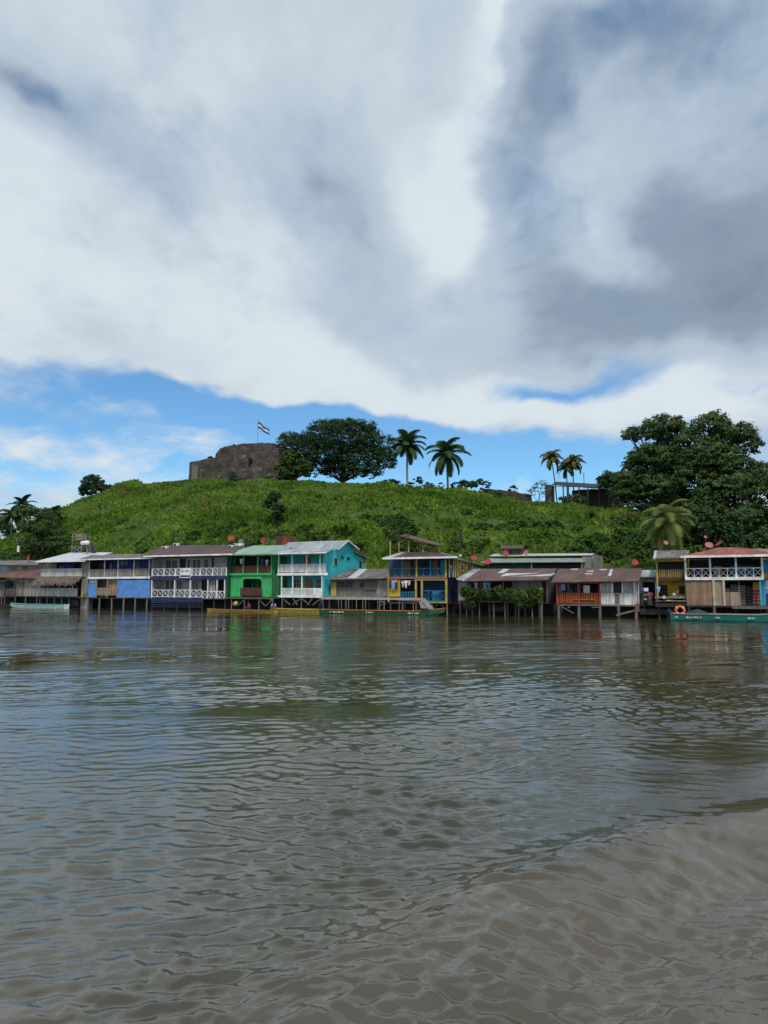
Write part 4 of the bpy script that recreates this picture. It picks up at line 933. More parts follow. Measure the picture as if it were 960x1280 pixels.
# --- trees on the crest
tree('spreading_tree', 'huge dark umbrella crowned tree beside the stone fort on the hilltop', 428, 603,
     [(428, 547, 52, 20, 0), (385, 557, 36, 14, -1), (468, 558, 28, 17, 1), (410, 566, 34, 16, -2), (448, 574, 30, 17, 0), (366, 550, 22, 9, 1), (480, 574, 15, 16, 0), (398, 584, 24, 15, 0), (425, 584, 24, 14, 2), (466, 588, 14, 11, -1), (440, 534, 34, 9, 0), (412, 534, 28, 9, 0), (440, 590, 20, 9, -2), (382, 580, 14, 12, 0), (490, 578, 6, 10, 0)],
     LEAF_DK, per=15, sub=4.6, subr=.72, leaf=.29, trunk=.4, d=DC + 8, low=-.75)
tree('round_tree', 'smaller bright topped round tree standing in front of the stone fort', 366, 602,
     [(365, 578, 17, 12, 0), (352, 588, 11, 8, -1), (378, 585, 13, 10, 0), (366, 570, 12, 7, 0), (360, 593, 14, 7, 0), (374, 593, 12, 7, 0)], LEAF_MID, per=26, sub=6, subr=.6, leaf=.32, trunk=.3, d=DC - 2)
tree('round_tree', 'dark round tree alone at the left end of the hill crest', 118, 618,
     [(116, 605, 14, 11, 0), (124, 612, 11, 8, 0), (108, 613, 9, 9, 0), (133, 611, 9, 6, 1)], LEAF_DK, per=28, sub=7, subr=.6, leaf=.3, trunk=.25, d=DC - 1, low=-.8)
tree('slope_tree', 'small dark tree with a bare leaning stem on the middle of the grassy slope', 344, 664, [(343, 622, 9, 7, 0), (339, 632, 10, 8, 0), (347, 637, 10, 8, 0), (344, 647, 6, 6, 0)], LEAF_DK, per=24, sub=9, subr=.5, leaf=.3, trunk=.2)
# topiary and hedge plants along the crest
def bush(px, py, rx, ry, label, mat=None, name='clipped_bush', cat='bush', group=None, d=None, stem=True, per=30, leaf=.22, subr=.42, sub=10):
    return tree(name, label, px, py, [(px, py - ry * (1.25 if stem else .75), rx, ry, 0)], mat or LEAF_DK, per, sub, subr, leaf, .09, cat, group, d, -.9 if stem else -.5, False)
bush(514, 607, 4, 4.5, 'small round clipped bush just right of the left royal palm', d=DC + 3)
bush(524, 607, 5, 5, 'larger flat topped clipped bush two steps right of the left royal palm', d=DC + 3)
for px, lab in ((534, 'leftmost bush of the flat topped row between the two royal palms'), (542, 'second bush from the left in the flat topped row between the royal palms'), (550, 'bush nearest the right royal palm in the flat topped row')):
    bush(px, 611, 6, 3.4, lab, d=DC + 1, group='row of clipped bushes')
bush(641, 618, 6, 5.2, 'lone ball shaped clipped bush against the white cloud right of the hedges', d=DC + 2)
bush(487, 607, 13, 4.4, 'low dark bushes at the right foot of the huge spreading tree', d=DC + 4, stem=False, name='low_bush')
for px, py, rx, ry, lab in ((583, 610, 13, 6, 'dark hedge bush right of the right royal palm'), (600, 611, 13, 7, 'dark hedge bush topped with a few red leaves'), (572, 611, 10, 5, 'low hedge bush at the foot of the right royal palm'),
    (294, 601, 9, 2.6, 'flat clipped hedge below the middle of the stone fort'), (345, 600, 16, 3.2, 'long flat clipped hedge below the right end of the stone fort'),
    (258, 602, 9, 1.6, 'thin low hedge below the left block of the stone fort')):
    bush(px, py + 1, rx, ry, lab, name='hedge', cat='hedge', d=DC - 3 if px < 360 else DC, stem=False)
bush(618, 625, 13, 6, 'pale flowering bush left of the sloping ruined wall', LEAF_GREY, 'flowering_bush', d=DC - 3, stem=False)
for px, py, rx, ry, lab in ((716, 632, 17, 8, 'bush with white flower heads in front of the hilltop shelter'), (788, 637, 16, 5, 'bush with white flower heads at the left foot of the big trees')):
    r = bush(px, py, rx, ry, lab, LEAF_DK, 'flowering_bush', d=DC - 5, stem=False)
    s_, d_ = sx(px, DC - 5, py), DC - 5; k = ppm(s_, d_); q = sphere_pts(420); q = q[q[:, 2] > .1]
    link('flowers', leaf_mesh('flowers', q * np.array([rx, rx * .9, ry]) / k * NR.uniform(.95, 1.12, (len(q), 1)) + np.array([0, 0, ry * .75 / k]), .16, LEAF_FLW), r)
tree('sparse_tree', 'thin leafed small tree leaning on the left wall of the hilltop shelter', 673, 628, [(672, 612, 10, 7, 0), (678, 606, 8, 6, 0), (664, 618, 8, 5, 0), (680, 620, 7, 6, 0)], LEAF_GREY, per=9, sub=8, subr=.5, leaf=.2, trunk=.1, d=DC + 1)
# --- the big trees at the right
tree('broad_tree', 'tall dark tree with open leafy top left of the tallest one at the right', 835, 655,
     [(828, 533, 28, 13, 0), (800, 545, 22, 9, 0), (845, 545, 24, 14, 2), (812, 572, 28, 16, -1), (845, 580, 30, 20, 0), (800, 598, 28, 16, 0), (825, 612, 32, 18, -2), (785, 615, 22, 14, 0), (850, 625, 30, 20, 0), (788, 540, 12, 6, 0), (775, 600, 12, 8, 1), (838, 562, 28, 18, 2), (805, 575, 24, 16, 2), (822, 594, 34, 22, 3), (800, 618, 28, 16, 2), (835, 636, 34, 16, 2)],
     LEAF_BIG, per=19, sub=6.5, subr=.62, leaf=.29, trunk=.45, d=56)
tree('broad_tree', 'tallest darkest tree at the right edge with a domed leafy top', 900, 660,
     [(888, 532, 24, 14, 0), (915, 545, 28, 18, 0), (868, 550, 22, 16, 0), (935, 560, 18, 16, 1), (890, 575, 34, 24, -1), (925, 590, 30, 20, -1), (870, 600, 26, 22, -2), (905, 615, 34, 24, -2), (950, 600, 22, 22, 2), (880, 640, 28, 22, -3), (895, 520, 12, 6, 0), (902, 556, 28, 18, 3), (880, 590, 34, 24, 3), (915, 605, 34, 26, 3), (885, 640, 34, 22, 2), (925, 640, 30, 24, 2)],
     LEAF_BIG, per=19, sub=6.5, subr=.62, leaf=.29, trunk=.5, d=52)
tree('broad_tree', 'dusty green tree low at the right edge of the photo beneath the tallest one', 955, 690,
     [(945, 615, 20, 16, 0), (925, 600, 20, 9, 0), (960, 640, 22, 22, 0), (930, 650, 24, 18, -1), (975, 610, 24, 24, 0), (948, 672, 20, 15, -1)], LEAF_BIG, per=16, sub=6, subr=.6, leaf=.32, trunk=.35, d=34)
tree('broad_tree', 'low dark tree filling the gap left of the big trees beside the hilltop shelter', 772, 640, [(765, 598, 12, 9, 0), (757, 606, 9, 7, 0), (775, 612, 16, 14, 0), (790, 625, 16, 10, -1), (752, 600, 6, 4, 0)], LEAF_DK, per=22, sub=7, subr=.7, leaf=.34, trunk=.25, d=DC - 2)
tree('broad_tree', 'shaded tree under the big trees just right of the yellowing coconut palm', 870, 688, [(872, 655, 20, 18, 0), (895, 665, 20, 18, 0), (915, 678, 16, 14, 0), (862, 672, 14, 12, 0)], LEAF_DK, per=18, sub=6, subr=.7, leaf=.34, trunk=.25, d=30)
tree('broad_tree', 'dark tree outside the right edge, its crown filling the corner', 1010, 690, [(1000, 600, 34, 34, 0), (1030, 640, 40, 34, 0), (990, 650, 24, 28, 0), (1040, 590, 36, 26, 0)], LEAF_DK, per=14, sub=4.5, subr=.8, leaf=.4, trunk=.5, d=44)
# --- left edge
tree('bushy_tree', 'feathery mid green tree on the hill foot near the left edge', 52, 690, [(50, 645, 20, 9, 0), (42, 660, 22, 11, 0), (62, 663, 20, 12, 0), (50, 678, 22, 12, 0), (74, 680, 16, 10, 0), (35, 640, 10, 8, 0)], foliage('feathery_leaves', (.03, .07, .02), (.08, .14, .035)), per=22, sub=6, subr=.7, leaf=.26, trunk=.3, d=22)
tree('dark_tree', 'dark crown behind the coconut palm at the very left edge', -2, 680, [(2, 660, 14, 14, 0), (-14, 655, 16, 16, 0), (14, 668, 8, 9, 0)], LEAF_DK, per=18, sub=6, subr=.8, leaf=.35, trunk=.3, d=90)
# --- palms
def palm(name, label, px, pyb, pyt, crown_px, nf, mat, d=None, trunk=.2, droop=1.0, stiff=.35, group=None, shaft=False, bark=None, seed=1, lw=.05, lean=0.0, lo=-25, hi=80):
    if d is None: s, d = ground_hit(px, pyb)
    else: s = sx(px, d, pyb)
    z0 = hgt(s, d); k = ppm(s, d); H = zpy(pyt, s, d) - z0; L = crown_px / k; rr = random.Random(seed)
    root = empty(name, s, d, z0, label, 'palm tree', group)
    b = MB(); tx = lean * H
    b.tube([(0, 0, -.5), (tx * .1, 0, H * .12), (tx * .45, 0, H * .55), (tx, 0, H)], [trunk * 1.35, trunk, trunk * .95, trunk * .7], 10); b.build('trunk', bark or BARKP, root, smooth=True)
    if shaft: MB().tube([(tx, 0, H * .86), (tx, 0, H * .93), (tx, 0, H + .1)], [trunk * .8, trunk * .9, trunk * .4], 10).build('crownshaft', LEAF_PALM, root, smooth=True)
    V = []; F = []
    def quad(a, b_, c, e): n = len(V); V.extend([a, b_, c, e]); F.append((n, n + 1, n + 2, n + 3))
    for i in range(nf):
        az = 2 * math.pi * (i * .381966 + rr.uniform(-.03, .03)); u = i / (nf - 1); el0 = R(hi + (lo - hi) * u ** .9 + rr.uniform(-7, 7)); Lf = L * rr.uniform(.88, 1.1)
        dirh = Vector((math.cos(az), math.sin(az), 0)); p = Vector((tx, 0, H)); el_ = el0; seg = 12; pts = [p.copy()]
        for j in range(seg):
            p = p + (dirh * math.cos(el_) + Vector((0, 0, math.sin(el_)))) * (Lf / seg); el_ -= R(droop * (5 + 11 * (j / seg))) * (1.1 if el0 > R(30) else .8); el_ = max(el_, R(-86)); pts.append(p.copy())
        side = dirh.cross(Vector((0, 0, 1)))
        for j in range(seg):
            a, c = pts[j], pts[j + 1]; t = (c - a).normalized(); upv = side.cross(t).normalized()
            w_ = .035 * (1 - j / seg) + .012; quad(a - side * w_, a + side * w_, c + side * w_, c - side * w_)
            if j < 1: continue
            for q in range(3):
                o = a.lerp(c, q / 3); f = (j + q / 3) / seg; ll = L * .30 * math.sin(math.pi * min(1, .18 + .80 * f)) ** .7 * rr.uniform(.85, 1.1)
                for sg in (-1, 1):
                    dr = (side * sg * .8 + t * .55 + upv * stiff * .5 - Vector((0, 0, .35 * droop))).normalized()
                    m_ = o + dr * ll * .5; dr2 = (dr + Vector((0, 0, -.55 * droop))).normalized(); e = m_ + dr2 * ll * .5; wv_ = t * lw * L / 3
                    quad(o - wv_, o + wv_, m_ + wv_ * .9, m_ - wv_ * .9); quad(m_ - wv_ * .9, m_ + wv_ * .9, e + wv_ * .15, e - wv_ * .15)
    link('crown', np_mesh('crown', np.array([tuple(v) for v in V]), np.array(F), mat), root); return root
palm('royal_palm', 'taller royal palm on the crest beside the huge spreading tree', 509, 607, 556, 30, 20, LEAF_PALM, DC + 2, .26, .78, shaft=True, seed=3, lw=.06)
palm('royal_palm', 'royal palm on the crest standing clear of the spreading tree with wide drooping crown', 560, 609, 566, 34, 19, LEAF_PALM, DC + 2, .26, .9, shaft=True, seed=8, lw=.06, lo=-45, lean=-.03)
palm('coconut_palm', 'leftmost of three small palms above the hilltop shelter', 697, 616, 571, 19, 17, LEAF_PALMY, DC + 9, .14, 1.2, group='three small palms behind the shelter', seed=5, lw=.08, bark=BARK, lean=-.1)
palm('coconut_palm', 'shorter middle one of three small palms above the hilltop shelter', 709, 616, 584, 18, 15, LEAF_PALM, DC + 8, .13, 1.2, group='three small palms behind the shelter', seed=6, lw=.08, bark=BARK)
palm('coconut_palm', 'rightmost of three small palms above the hilltop shelter', 717, 616, 577, 19, 17, LEAF_PALMY, DC + 9, .14, 1.2, group='three small palms behind the shelter', seed=7, lw=.08, bark=BARK)
palm('coconut_palm', 'large yellowing coconut palm in front of the big dark trees', 835, 694, 651, 44, 34, foliage('pale_palm_leaves', (.08, .12, .035), (.25, .29, .085), .35, .6), 22, .2, 1.0, seed=12, lw=.036, lo=-62, hi=88)
palm('coconut_palm', 'grey coconut palm at the left edge in front of the dark crown', 13, 678, 645, 26, 17, LEAF_GREY, 60, .22, 1.1, seed=21, lw=.07, lean=.06)
palm('coconut_palm', 'palm with upswept dark fronds behind the feathery tree near the left edge', 26, 680, 632, 20, 15, LEAF_DK, 40, .16, .8, seed=23, lw=.08)
palm('coconut_palm', 'small palm whose frond tips show right of the feathery tree', 66, 680, 641, 17, 13, LEAF_PALM, 36, .16, .9, seed=24, lw=.08)
palm('coconut_palm', 'palm half hidden behind the left big tree above the shelter', 788, 640, 582, 15, 13, LEAF_DK, DC - 3, .16, 1.0, seed=26, lw=.08)
# broad leaved banana clumps
def banana(px, py, label, size=1.9, n=11, seed=0):
    s, d = ground_hit(px, py); rr = random.Random(seed); z0 = hgt(s, d); root = empty('banana_plant', s, d, z0, label, 'banana plant', 'banana plants on the lower slope')
    V = []; F = []
    for i in range(n):
        az = i * 2.4 + rr.uniform(-.3, .3); el_ = R(rr.uniform(35, 80)); L = size * rr.uniform(.7, 1.15); p = Vector((rr.uniform(-.3, .3), rr.uniform(-.3, .3), size * .45)); dh = Vector((math.cos(az), math.sin(az), 0)); sd_ = dh.cross(Vector((0, 0, 1)))
        for j in range(7):
            w_ = size * .17 * math.sin(math.pi * (.12 + .85 * j / 7)) + .02; n0 = len(V); V += [p - sd_ * w_, p + sd_ * w_]
            if j: F.append((n0 - 2, n0 - 1, n0 + 1, n0))
            p = p + (dh * math.cos(el_) + Vector((0, 0, math.sin(el_)))) * L / 7; el_ -= R(13)
    link('leaves', np_mesh('leaves', np.array([tuple(v) for v in V]), np.array(F), LEAF_LT), root)
    MB().tube([(0, 0, -.3), (0, 0, size * .6)], [.14, .08], 7).build('stem', LEAF_MID, root)
banana(737, 690, 'bright green banana plant above the rusty roof of the white panelled house', 2.1, 13, 1)
banana(722, 694, 'lower banana plant left of the brightest one above the rusty roof', 1.5, 9, 2)
banana(430, 672, 'bright green banana plant on the slope above the turquoise house', 2.2, 13, 3)
banana(419, 668, 'smaller banana plant left of the one above the turquoise house', 1.7, 9, 4)
banana(164, 700, 'little banana plant peeping over the roof of the blue panelled house', 1.5, 8, 5)
banana(740, 652, 'pale green low banana leaves high on the slope below the shelter', 1.8, 12, 6)
banana(770, 655, 'pale green low leaves left of the big trees high on the slope', 1.6, 10, 7)
# ------------------------------------------------------------ undergrowth and tall grass: uncountable
def undergrowth():
    P = []; N_ = []; sizes = []
    spots = []
    def addc(px, py, rpx, h_=.75, n=1, jx=0, jy=0):
        for _ in range(n):
            x_, y_ = px + NR.uniform(-jx, jx), py + NR.uniform(-jy, jy)
            s, d = ground_hit(x_, y_); 
            if d > DC - 1: continue
            r = rpx * NR.uniform(.6, 1.3) / ppm(s, d); spots.append((s, d, r, r * h_))
    addc(490, 672, 13, .9, 12, 26, 18); addc(480, 690, 12, .8, 10, 40, 8); addc(630, 661, 9, .6, 22, 75, 3); addc(700, 684, 11, .8, 14, 60, 10); addc(775, 688, 14, .9, 22, 36, 14)
    addc(300, 672, 9, .7, 12, 60, 10); addc(380, 675, 10, .7, 12, 40, 10); addc(560, 688, 10, .7, 10, 60, 8); addc(850, 682, 16, .9, 26, 60, 14); addc(900, 665, 16, .9, 36, 60, 20); addc(940, 690, 14, .9, 22, 40, 8)
    addc(60, 695, 12, .7, 14, 50, 8); addc(150, 665, 7, .45, 9, 90, 26); addc(350, 640, 7, .5, 10, 80, 26); addc(530, 645, 7, .5, 12, 90, 24); addc(230, 685, 8, .5, 10, 60, 8); addc(800, 652, 12, .7, 14, 26, 8)
    addc(460, 625, 7, .4, 6, 70, 12); addc(690, 662, 8, .5, 8, 50, 6)
    for s, d, r, h_ in spots:
        k = int(150 * r * r) + 60; q = sphere_pts(k); q[:, 2] = np.abs(q[:, 2]); lump = 1 + .35 * np.sin(q[:, 0] * 7 + s) * np.cos(q[:, 1] * 6 + d)
        rad = (NR.uniform(.7, 1.08, k) * lump)[:, None]; o = q * rad * np.array([r, r, h_]); x = s + o[:, 0]; y = d + o[:, 1]
        P.append(np.stack([x * CA_ + y * SI_, O_Y - x * SI_ + y * CA_, height(x, y) * .4 + hgt(s, d) * .6 + o[:, 2] - .15], 1)); N_.append(q * .8)
    P = np.concatenate(P); N_ = np.concatenate(N_)
    return link('undergrowth', leaf_mesh('undergrowth', P, .34, foliage('undergrowth_leaves', (.026, .062, .014), (.080, .140, .028), .25, .16), out=N_))
tag(undergrowth(), 'dense dark green scrub growing over the lower slope behind the houses', 'undergrowth', kind='stuff')
def grass():
    n = 105000
    s = NR.uniform(-118, 95, n); d = 14 + (DC + 6 - 14) * NR.uniform(0, 1, n) ** .9
    dens = fbm(s / 7, d / 5, 71, 3); keep = NR.uniform(0, 1, n) < np.clip(.62 + dens * 2.0, .15, 1); s, d = s[keep], d[keep]; n = len(s); dens = dens[keep]
    z = height(s, d) - .05
    hgt_ = (.42 + .55 * np.clip(.5 + dens * 1.8, 0, 1)) * NR.uniform(.6, 1.3, n) * np.where(d > DC - 8, .45, 1) * np.where((s > 8) & (d > 55), .6, 1)
    V = []; 
    for k in range(2):
        az = NR.uniform(0, 2 * math.pi, n); w_ = NR.uniform(.10, .26, n); ln = NR.uniform(.2, .8, n) * hgt_; az2 = NR.uniform(0, 2 * math.pi, n)
        cx, cy = np.cos(az) * w_, np.sin(az) * w_; lx, ly = np.cos(az2) * ln, np.sin(az2) * ln
        a = np.stack([s - cx * .5, d - cy * .5, z], 1); b = np.stack([s + cx * .5, d + cy * .5, z], 1)
        c = np.stack([s + cx + lx * .6, d + cy + ly * .6, z + hgt_ * .8], 1); e = np.stack([s - cx + lx, d - cy + ly, z + hgt_], 1)
        V.append(np.stack([a, b, c, e], 1))
    V = np.concatenate(V).reshape(-1, 3); V = np.stack([V[:, 0] * CA_ + V[:, 1] * SI_, O_Y - V[:, 0] * SI_ + V[:, 1] * CA_, V[:, 2]], 1)
    m = foliage('tall_grass_blades', (.058, .130, .015), (.235, .360, .050), .40, .15, .7, .25, (.23, .20, .075))
    return link('tall_grass', np_mesh('tall_grass', V, np.arange(len(V)).reshape(-1, 4), m))
tag(grass(), 'tall unmown grass covering the hillside below the fort', 'grass', kind='stuff')
# ============================================================ fort, walls, shelter
STONE = None
def stone(name, a, b_, c):
    m, t, b = new_mat(name); co = tcobj(t); n = t.noise(co, .35, 6, .65, .3); n2 = t.noise(co, 2.2, 6, .7)
    k = t.mix(t.ramp(n, .35, .65), a, b_); k = t.mix(t.ramp(n2, .5, .72, 0, .7), k, tuple(v * .45 for v in a)); n3 = t.noise(t.mapping(co, loc=(7, 3, 1)), .6, 6, .7); k = t.mix(t.ramp(n3, .54, .66, 0, .8), k, c)
    vo = t.node('ShaderNodeTexVoronoi'); t.put(vo.inputs['Vector'], t.mapping(co, sc=(1, 1, 1.7))); vo.inputs['Scale'].default_value = 1.5
    bn = t.node('ShaderNodeBump'); bn.inputs['Distance'].default_value = .25; bn.inputs['Strength'].default_value = .9; brk = t.node('ShaderNodeTexBrick'); xx, yy, zz = t.sep(co)[:3]; t.put(brk.inputs['Vector'], t.comb(t.math('ADD', xx, yy), t.math('ADD', zz, t.math('MULTIPLY', n, .5)), 0)); brk.inputs['Scale'].default_value = 1.1; brk.inputs['Mortar Size'].default_value = .035; brk.inputs['Color1'].default_value = (.75, .75, .75, 1); brk.inputs['Color2'].default_value = (1.25, 1.2, 1.15, 1); brk.inputs['Mortar'].default_value = (.45, .45, .45, 1); k = t.mix(.85, k, brk.outputs[0], 'MULTIPLY')
    t.put(bn.inputs['Height'], t.math('ADD', n2, t.math('MULTIPLY', vo.outputs[0], .5))); t.l.new(bn.outputs[0], b.inputs['Normal'])
    t.put(b.inputs['Base Color'], k); b.inputs['Roughness'].default_value = .95; return m
STONE = stone('old_fort_stone', (.058, .048, .040), (.105, .090, .074), (.22, .21, .18)); STONE2 = stone('ruin_stone', (.06, .05, .042), (.10, .085, .07), (.14, .13, .11))
def stone_mass(name, path, ztop, zbase, mat, parent, org, seed=0, rough=.22, batter=.12):
    """closed ring of (s, d) with top heights; walls subdivided and roughened, capped"""
    n = len(path); ring = []; tops = []
    for i in range(n):
        a, b_ = Vector(path[i]).to_2d(), Vector(path[(i + 1) % n]).to_2d(); k = max(1, int((b_ - a).length / .55))
        for j in range(k): ring.append(a.lerp(b_, j / k)); tops.append(ztop[i] + (ztop[(i + 1) % n] - ztop[i]) * j / k)
    m = len(ring); cen = sum(ring, Vector((0, 0))) / m; rows = 14; V = []; F = []
    sv = np.array([[p.x, p.y] for p in ring])
    for r in range(rows + 1):
        f = r / rows
        for i in range(m):
            z = zbase + (tops[i] - zbase) * f; nz = float(fbm(np.array([i * .35 + seed]), np.array([z * .5]), seed, 3)[0])
            o = (ring[i] - cen).normalized() * (batter * (1 - f) * 3 + nz * rough * 3)
            zz_ = z + (float(fbm(np.array([i * .4]), np.array([seed * 1.0]), seed + 5, 3)[0]) * .45 if r == rows else 0)
            V.append((ring[i].x + o.x - org[0], ring[i].y + o.y - org[1], zz_ - org[2]))
    for r in range(rows):
        for i in range(m): F.append((r * m + i, r * m + (i + 1) % m, (r + 1) * m + (i + 1) % m, (r + 1) * m + i))
    V.append((cen.x - org[0], cen.y - org[1], sum(tops) / m - org[2]))
    me = bpy.data.meshes.new(name); me.from_pydata(V, [], F + [(rows * m + i, rows * m + (i + 1) % m, len(V) - 1) for i in range(m)]); me.materials.append(mat); me.update(); return link(name, me, parent)
fd = DC + 3; sA, sB, sC, sD = sx(237, fd, 600), sx(270, fd, 600), sx(273, fd, 600), sx(344, fd, 600)
zf = lambda py, px=290: zpy(py, sx(px, fd, py), fd)
fort = empty('stone_fort', sA, fd, zf(601), 'ruined dark stone fort with a low left block and a high round shouldered keep', 'fort')
fo = (sA, fd, zf(601)); zb = zf(606)
stone_mass('low_bastion', [(sA, fd), (sB, fd - .5), (sB + 1, fd + 9), (sA, fd + 9)], [zf(572), zf(570), zf(570), zf(572)], zb, STONE, fort, fo, 3)
L = sD - sC
stone_mass('keep', [(sC, fd - 1.2), (sC + L * .10, fd - 2), (sC + L * .22, fd - 2.4), (sC + L * .5, fd - 2.6), (sC + L * .8, fd - 2), (sD, fd - 1), (sD + .5, fd + 9), (sC + L * .5, fd + 12), (sC + L * .1, fd + 9), (sC, fd + 5)],
           [zf(567), zf(561), zf(559.5), zf(559), zf(559), zf(561), zf(561), zf(560), zf(562), zf(567)], zb, STONE, fort, fo, 9)
stone_mass('buttress', [(sD - 1.5, fd - 2), (sD + 2.0, fd - 1.5), (sD + 2.0, fd + 3), (sD - 1.5, fd + 3)], [zf(562), zf(569), zf(569), zf(562)], zb, STONE, fort, fo, 14)
wm = MB(); wx0 = sx(311, fd - 2.7, 580); wm.prism([(wx0, zf(583)), (wx0 + .8, zf(583)), (wx0 + .8, zf(578)), (wx0 + .4, zf(576.5)), (wx0, zf(578))], fd - 3.15, fd - 2.2); wm.build('embrasure', VOID, fort, fo)
MB().box(sA + 1.3, sA + 3.4, fd - .75, fd - .3, zf(598), zf(577)).build('plaster_patch', stone('pale_plaster', (.16, .15, .135), (.22, .20, .18), (.10, .09, .08)), fort, fo)
for px, py, lab in ((233 + 55, 556, 'thin twisted bush stem growing on top of the fort keep'),):
    pass
# crest walls left of the fort
for i, (a, c, py, lab) in enumerate(((145, 172, 604, 'low broken stone wall piece nearest the lone dark tree on the crest'), (192, 199, 603.2, 'short stump of stone wall between the two longer crest walls'), (205, 236, 602.5, 'long low stone wall running up to the fort'))):
    s0, s1 = sx(a, DC + 1, py), sx(c, DC + 1, py); r = empty('stone_wall', s0, DC + 1, 0, lab, 'wall', 'low walls on the crest left of the fort')
    stone_mass('masonry', [(s0, DC + .5), (s1, DC + .5), (s1, DC + 2), (s0, DC + 2)], [zpy(py, s0, DC + 1)] * 4, zpy(py + 6, s0, DC + 1), STONE2, r, (s0, DC + 1, 0), 20 + i, .08, .02)
s0, s1 = sx(606, DC + 2), sx(664, DC + 2); r = empty('stone_wall', s0, DC + 2, 0, 'sloping ruined stone wall left of the hilltop shelter', 'wall')
stone_mass('masonry', [(s0, DC + 1), ((s0 + s1) / 2, DC + 1), (s1, DC + 1), (s1, DC + 4), (s0, DC + 4)], [zpy(q, s0, DC + 2) for q in (611, 615.5, 621, 621, 612)], zpy(634, s0, DC + 2), STONE2, r, (s0, DC + 2, 0), 31, .10, .03)
# flag
fs, fdd = sx(322, DC + 9, 550), DC + 9; fz = lambda py: zpy(py, fs, fdd); r = empty('flag_pole', fs, fdd, fz(600), 'thin flag pole flying a blue and white striped flag above the fort', 'flag')
org = (fs, fdd, fz(600)); MB().tube([(fs, fdd, fz(600)), (fs, fdd, fz(523.5))], [.09, .06], 8).build('pole', paint('grey_pole', (.25, .25, .26)), r, org)
FB = paint('flag_blue', (.02, .05, .17)); FW = paint('flag_white', (.62, .62, .66))
kk = ppm(fs, fdd); Lx = 17.5 / kk
for i, (f0, f1, m_) in enumerate(((0, .33, FB), (.33, .67, FW), (.67, 1, FB))):
    V = []; n = 14
    for j in range(n + 1):
        u = j / n; x = fs + Lx * u; y = fdd + .35 * math.sin(u * 7); drop = (12.5 * u) / kk; hh = (8.6 - 1.6 * u) / kk; zt_ = fz(526.8) - drop + .10 * math.sin(u * 9)
        for f in (f0, f1):
            for th in (0, .02): V.append((x - org[0], y + th - org[1], zt_ - hh * f - org[2]))
    F = []
    for j in range(n):
        a = j * 4; b = a + 4; F += [(a, b, b + 2, a + 2), (a + 1, a + 3, b + 3, b + 1), (a, a + 1, b + 1, b), (a + 2, b + 2, b + 3, a + 3)]
    me = bpy.data.meshes.new('flag_stripe'); me.from_pydata(V, [], F); me.materials.append(m_); me.update(); link('flag_stripe', me, r)
# hilltop shelter
h = House('hilltop_shelter', 684, 770, DC + 1, 'dark open sided shelter with flat sheet roof on the hilltop right of the three palms', 'shelter')
D = h.d0; Zs = lambda py, px=720: zpy(py, sx(px, D), D)
for a, c, t, n_ in ((684, 693, 605, 'stone_pier'), (714, 772, 610.5, 'stone_back_wall')):
    x0, x1 = h.x(a), h.x(c); y0 = D if a < 700 else D + 3; stone_mass(n_, [(x0, y0), (x1, y0), (x1, y0 + 1.6), (x0, y0 + 1.6)], [Zs(t)] * 4, Zs(640), STONE2, h.root, h.org, a, .06, .01)
h.sheet('roof', [(690, 605.5, -1.0), (768, 612, -1.0), (770, 606, 6), (694, 602, 6)], paint('dark_roof_sheets', (.02, .02, .024), dirt=(.06, .055, .05), damt=.5), .12)
h.part('fascia', MB().bar((h.x(690), D - 1, Zs(606.5)), (h.x(768), D - 1, Zs(613.2)), .08, .14), STILTD)
for px, t in ((695, 606), (707, 607), (713.5, 608), (727, 609), (738, 610), (752, 611), (764, 612)): h.posts([px], t, 634, -.7, .22, STILTD)
h.box('low_wall', 693, 735, -.9, -.6, 629, 637, STONE2); h.part('mast', MB().tube([(h.x(731), D + 2, Zs(612)), (h.x(731), D + 2, Zs(590))], .07, 7), STILTD)
